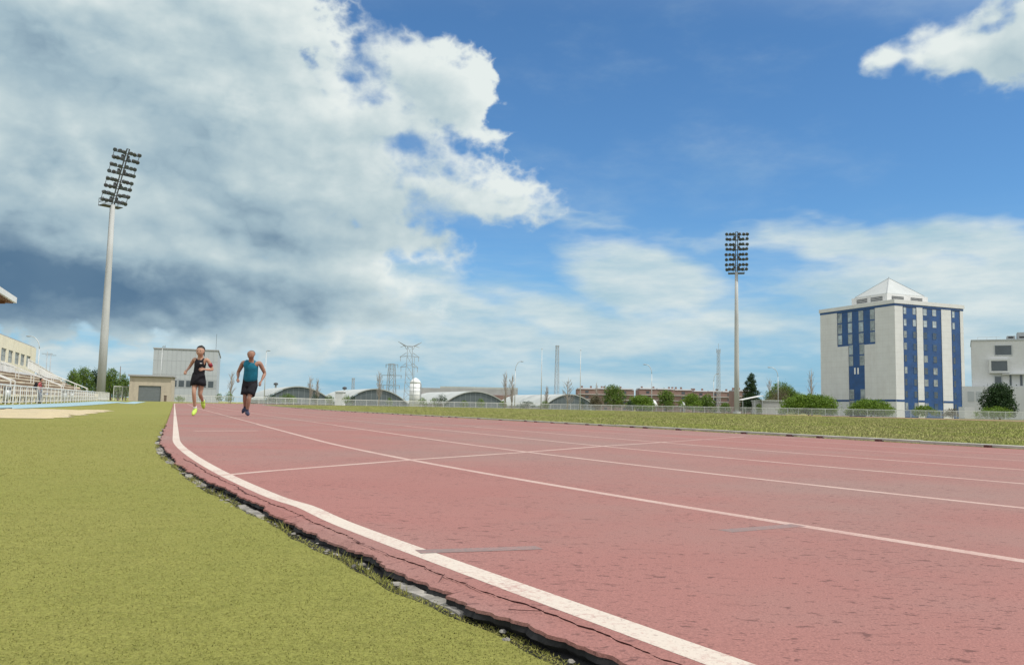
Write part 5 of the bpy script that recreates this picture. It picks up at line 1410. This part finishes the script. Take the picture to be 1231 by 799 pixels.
MB().box(j['chest']+Vector((.06, -.125, .03)), (.05, .012, .018), .1).build('logo', 'logo_white', wr_)
# man: runner in teal
mY = 22.0; mp = at(299.6, 480, mY)
J = dict(pelvis=(-.012, .05, .90), chest=(.035, -.08, 1.23), neck=(.045, -.15, 1.44), head=(.058, -.245, 1.60), face=(.05, -1, -.42),
         sh_l=(-.170, -.07, 1.40), el_l=(-.345, .10, 1.13), wr_l=(-.285, -.10, .97),
         sh_r=(.240, -.08, 1.395), el_r=(.350, .08, 1.12), wr_r=(.310, -.10, .90),
         hip_l=(-.10, .05, .85), kn_l=(-.115, .00, .48), an_l=(-.165, .26, .22), ft_l=(-.185, .17, .125),
         hip_r=(.085, .04, .85), kn_r=(.035, -.14, .47), an_r=(-.035, -.03, .115), ft_r=(.03, -.17, .055))
mr_, j = person((mp.x, mY, 0), .04, 'man jogging in a teal sleeveless shirt and black shorts, shaven head', J, 'skin_brown', False)
P_ = [j['pelvis']+Vector((0, -.005, -.04)), j['pelvis'].lerp(j['chest'], .45), j['chest'], j['chest'].lerp(j['neck'], .5), j['sh_l']*.8+j['neck']*.2+Vector((0, 0, .0)), j['sh_r']*.8+j['neck']*.2+Vector((0, 0, .0))]
shell('shirt', P_, [(0, 1), (1, 2), (2, 3), (3, 4), (3, 5)], [(.205, .170), (.200, .17), (.225, .175), (.150, .130), .092, .092], 'cloth_teal', mr_)
so_ = MB(); n = 20; vs = []; pc = j['pelvis']
rings = [(.155, .118, .100), (.150, .178, .148), (.05, .186, .158), (-.06, .196, .160), (-.13, .190, .150)]
for dz, a_, b_ in rings:
    for i in range(n): t = 2*PI*i/n; vs.append((pc.x+a_*math.cos(t), pc.y+b_*math.sin(t), pc.z+dz))
so_.add(vs, [(q*n+i, q*n+(i+1) % n, (q+1)*n+(i+1) % n, (q+1)*n+i) for q in range(len(rings)-1) for i in range(n)])
for sd in ('l', 'r'):
    A, B = j['hip_'+sd]+Vector((0, 0, -.02)), j['hip_'+sd].lerp(j['kn_'+sd], .80)
    so_.tube([A, A.lerp(B, .35), A.lerp(B, .7), B], [.112, .116, .114, .120], 16)
so_.build('shorts', 'cloth_black', mr_, True)
h = j['head']; MB().ball(h+Vector((0, .040, .012)), (.098, .100, .082), 14, 10).build('stubble_hair', 'hair_grey', mr_, True)
shoes(mr_, j, 'shoe_navy', 'shoe_navy')
# spectator walking by the railing with a rucksack, seen from behind and the left
sp_s = 52.2; q = on_plane(47.5, 470, L2(0, -8.75), DIR)[0]; a = L2(q, -8.75)
J = dict(pelvis=(0, .0, .95), chest=(0, -.03, 1.28), neck=(0, -.05, 1.48), head=(0, -.09, 1.65), face=(0, -1, -.1),
         sh_l=(-.19, -.03, 1.42), el_l=(-.25, .06, 1.15), wr_l=(-.25, -.06, .93), sh_r=(.19, -.03, 1.42), el_r=(.26, -.02, 1.15), wr_r=(.24, -.22, 1.05),
         hip_l=(-.09, 0, .90), kn_l=(-.10, -.12, .50), an_l=(-.10, -.05, .11), ft_l=(-.10, -.20, .055), hip_r=(.09, 0, .90), kn_r=(.10, .02, .50), an_r=(.10, .20, .14), ft_r=(.10, .08, .055))
sr, j = person((a[0], a[1], gz(*a)-.03), R_(105), 'person in a red top and jeans walking along the stand with a black rucksack', J, 'skin_tan', False)
P_ = [j['pelvis']+Vector((0, 0, .05)), j['pelvis'].lerp(j['chest'], .5), j['chest'], j['chest'].lerp(j['neck'], .5), j['sh_l'], j['sh_r'], j['sh_l'].lerp(j['el_l'], .8), j['sh_r'].lerp(j['el_r'], .8)]
shell('red_top', P_, [(0, 1), (1, 2), (2, 3), (3, 4), (3, 5), (4, 6), (5, 7)], [(.17, .135), (.165, .135), (.185, .14), (.11, .09), .075, .075, .065, .065], 'cloth_red', sr)
P_ = [j['pelvis'], j['hip_l'], j['kn_l'], j['an_l']+Vector((0, 0, .03)), j['hip_r'], j['kn_r'], j['an_r']+Vector((0, 0, .03))]
shell('jeans', P_, [(0, 1), (1, 2), (2, 3), (0, 4), (4, 5), (5, 6)], [(.155, .125), .11, .08, .065, .11, .08, .065], 'denim', sr)
h = j['head']; MB().ball(h+Vector((0, .034, .030)), (.102, .110, .104), 14, 10).build('hair', 'hair_dark', sr, True)
shoes(sr, j, 'shoe_navy')
rk = empty('rucksack', (0, 0, 0), 0, 'black rucksack on the back of the person in the red top', 'rucksack')
mw = Matrix.Translation(sr.location) @ Matrix.Rotation(R_(105), 4, 'Z'); rk.matrix_world = mw
bk = MB(); bk.ball((0, .24, 1.22), (.16, .13, .26), 12, 9); bk.ball((0, .34, 1.14), (.12, .06, .14), 10, 7); bk.build('bag', 'cloth_black', rk, True)
for q in (-1, 1): MB().tube([(q*.1, .14, 1.40), (q*.14, -.02, 1.53), (q*.15, -.185, 1.36), (q*.15, -.16, 1.18), (q*.12, .14, 1.06)], .018, 6).build('strap', 'cloth_black', rk, True)

scene.cycles.max_bounces = 6
scene.render.resolution_x = 1024; scene.render.resolution_y = 664
for o in list(C.objects):
    if o.name == 'grey_hall': o.rotation_euler = (0, 0, R_(18))
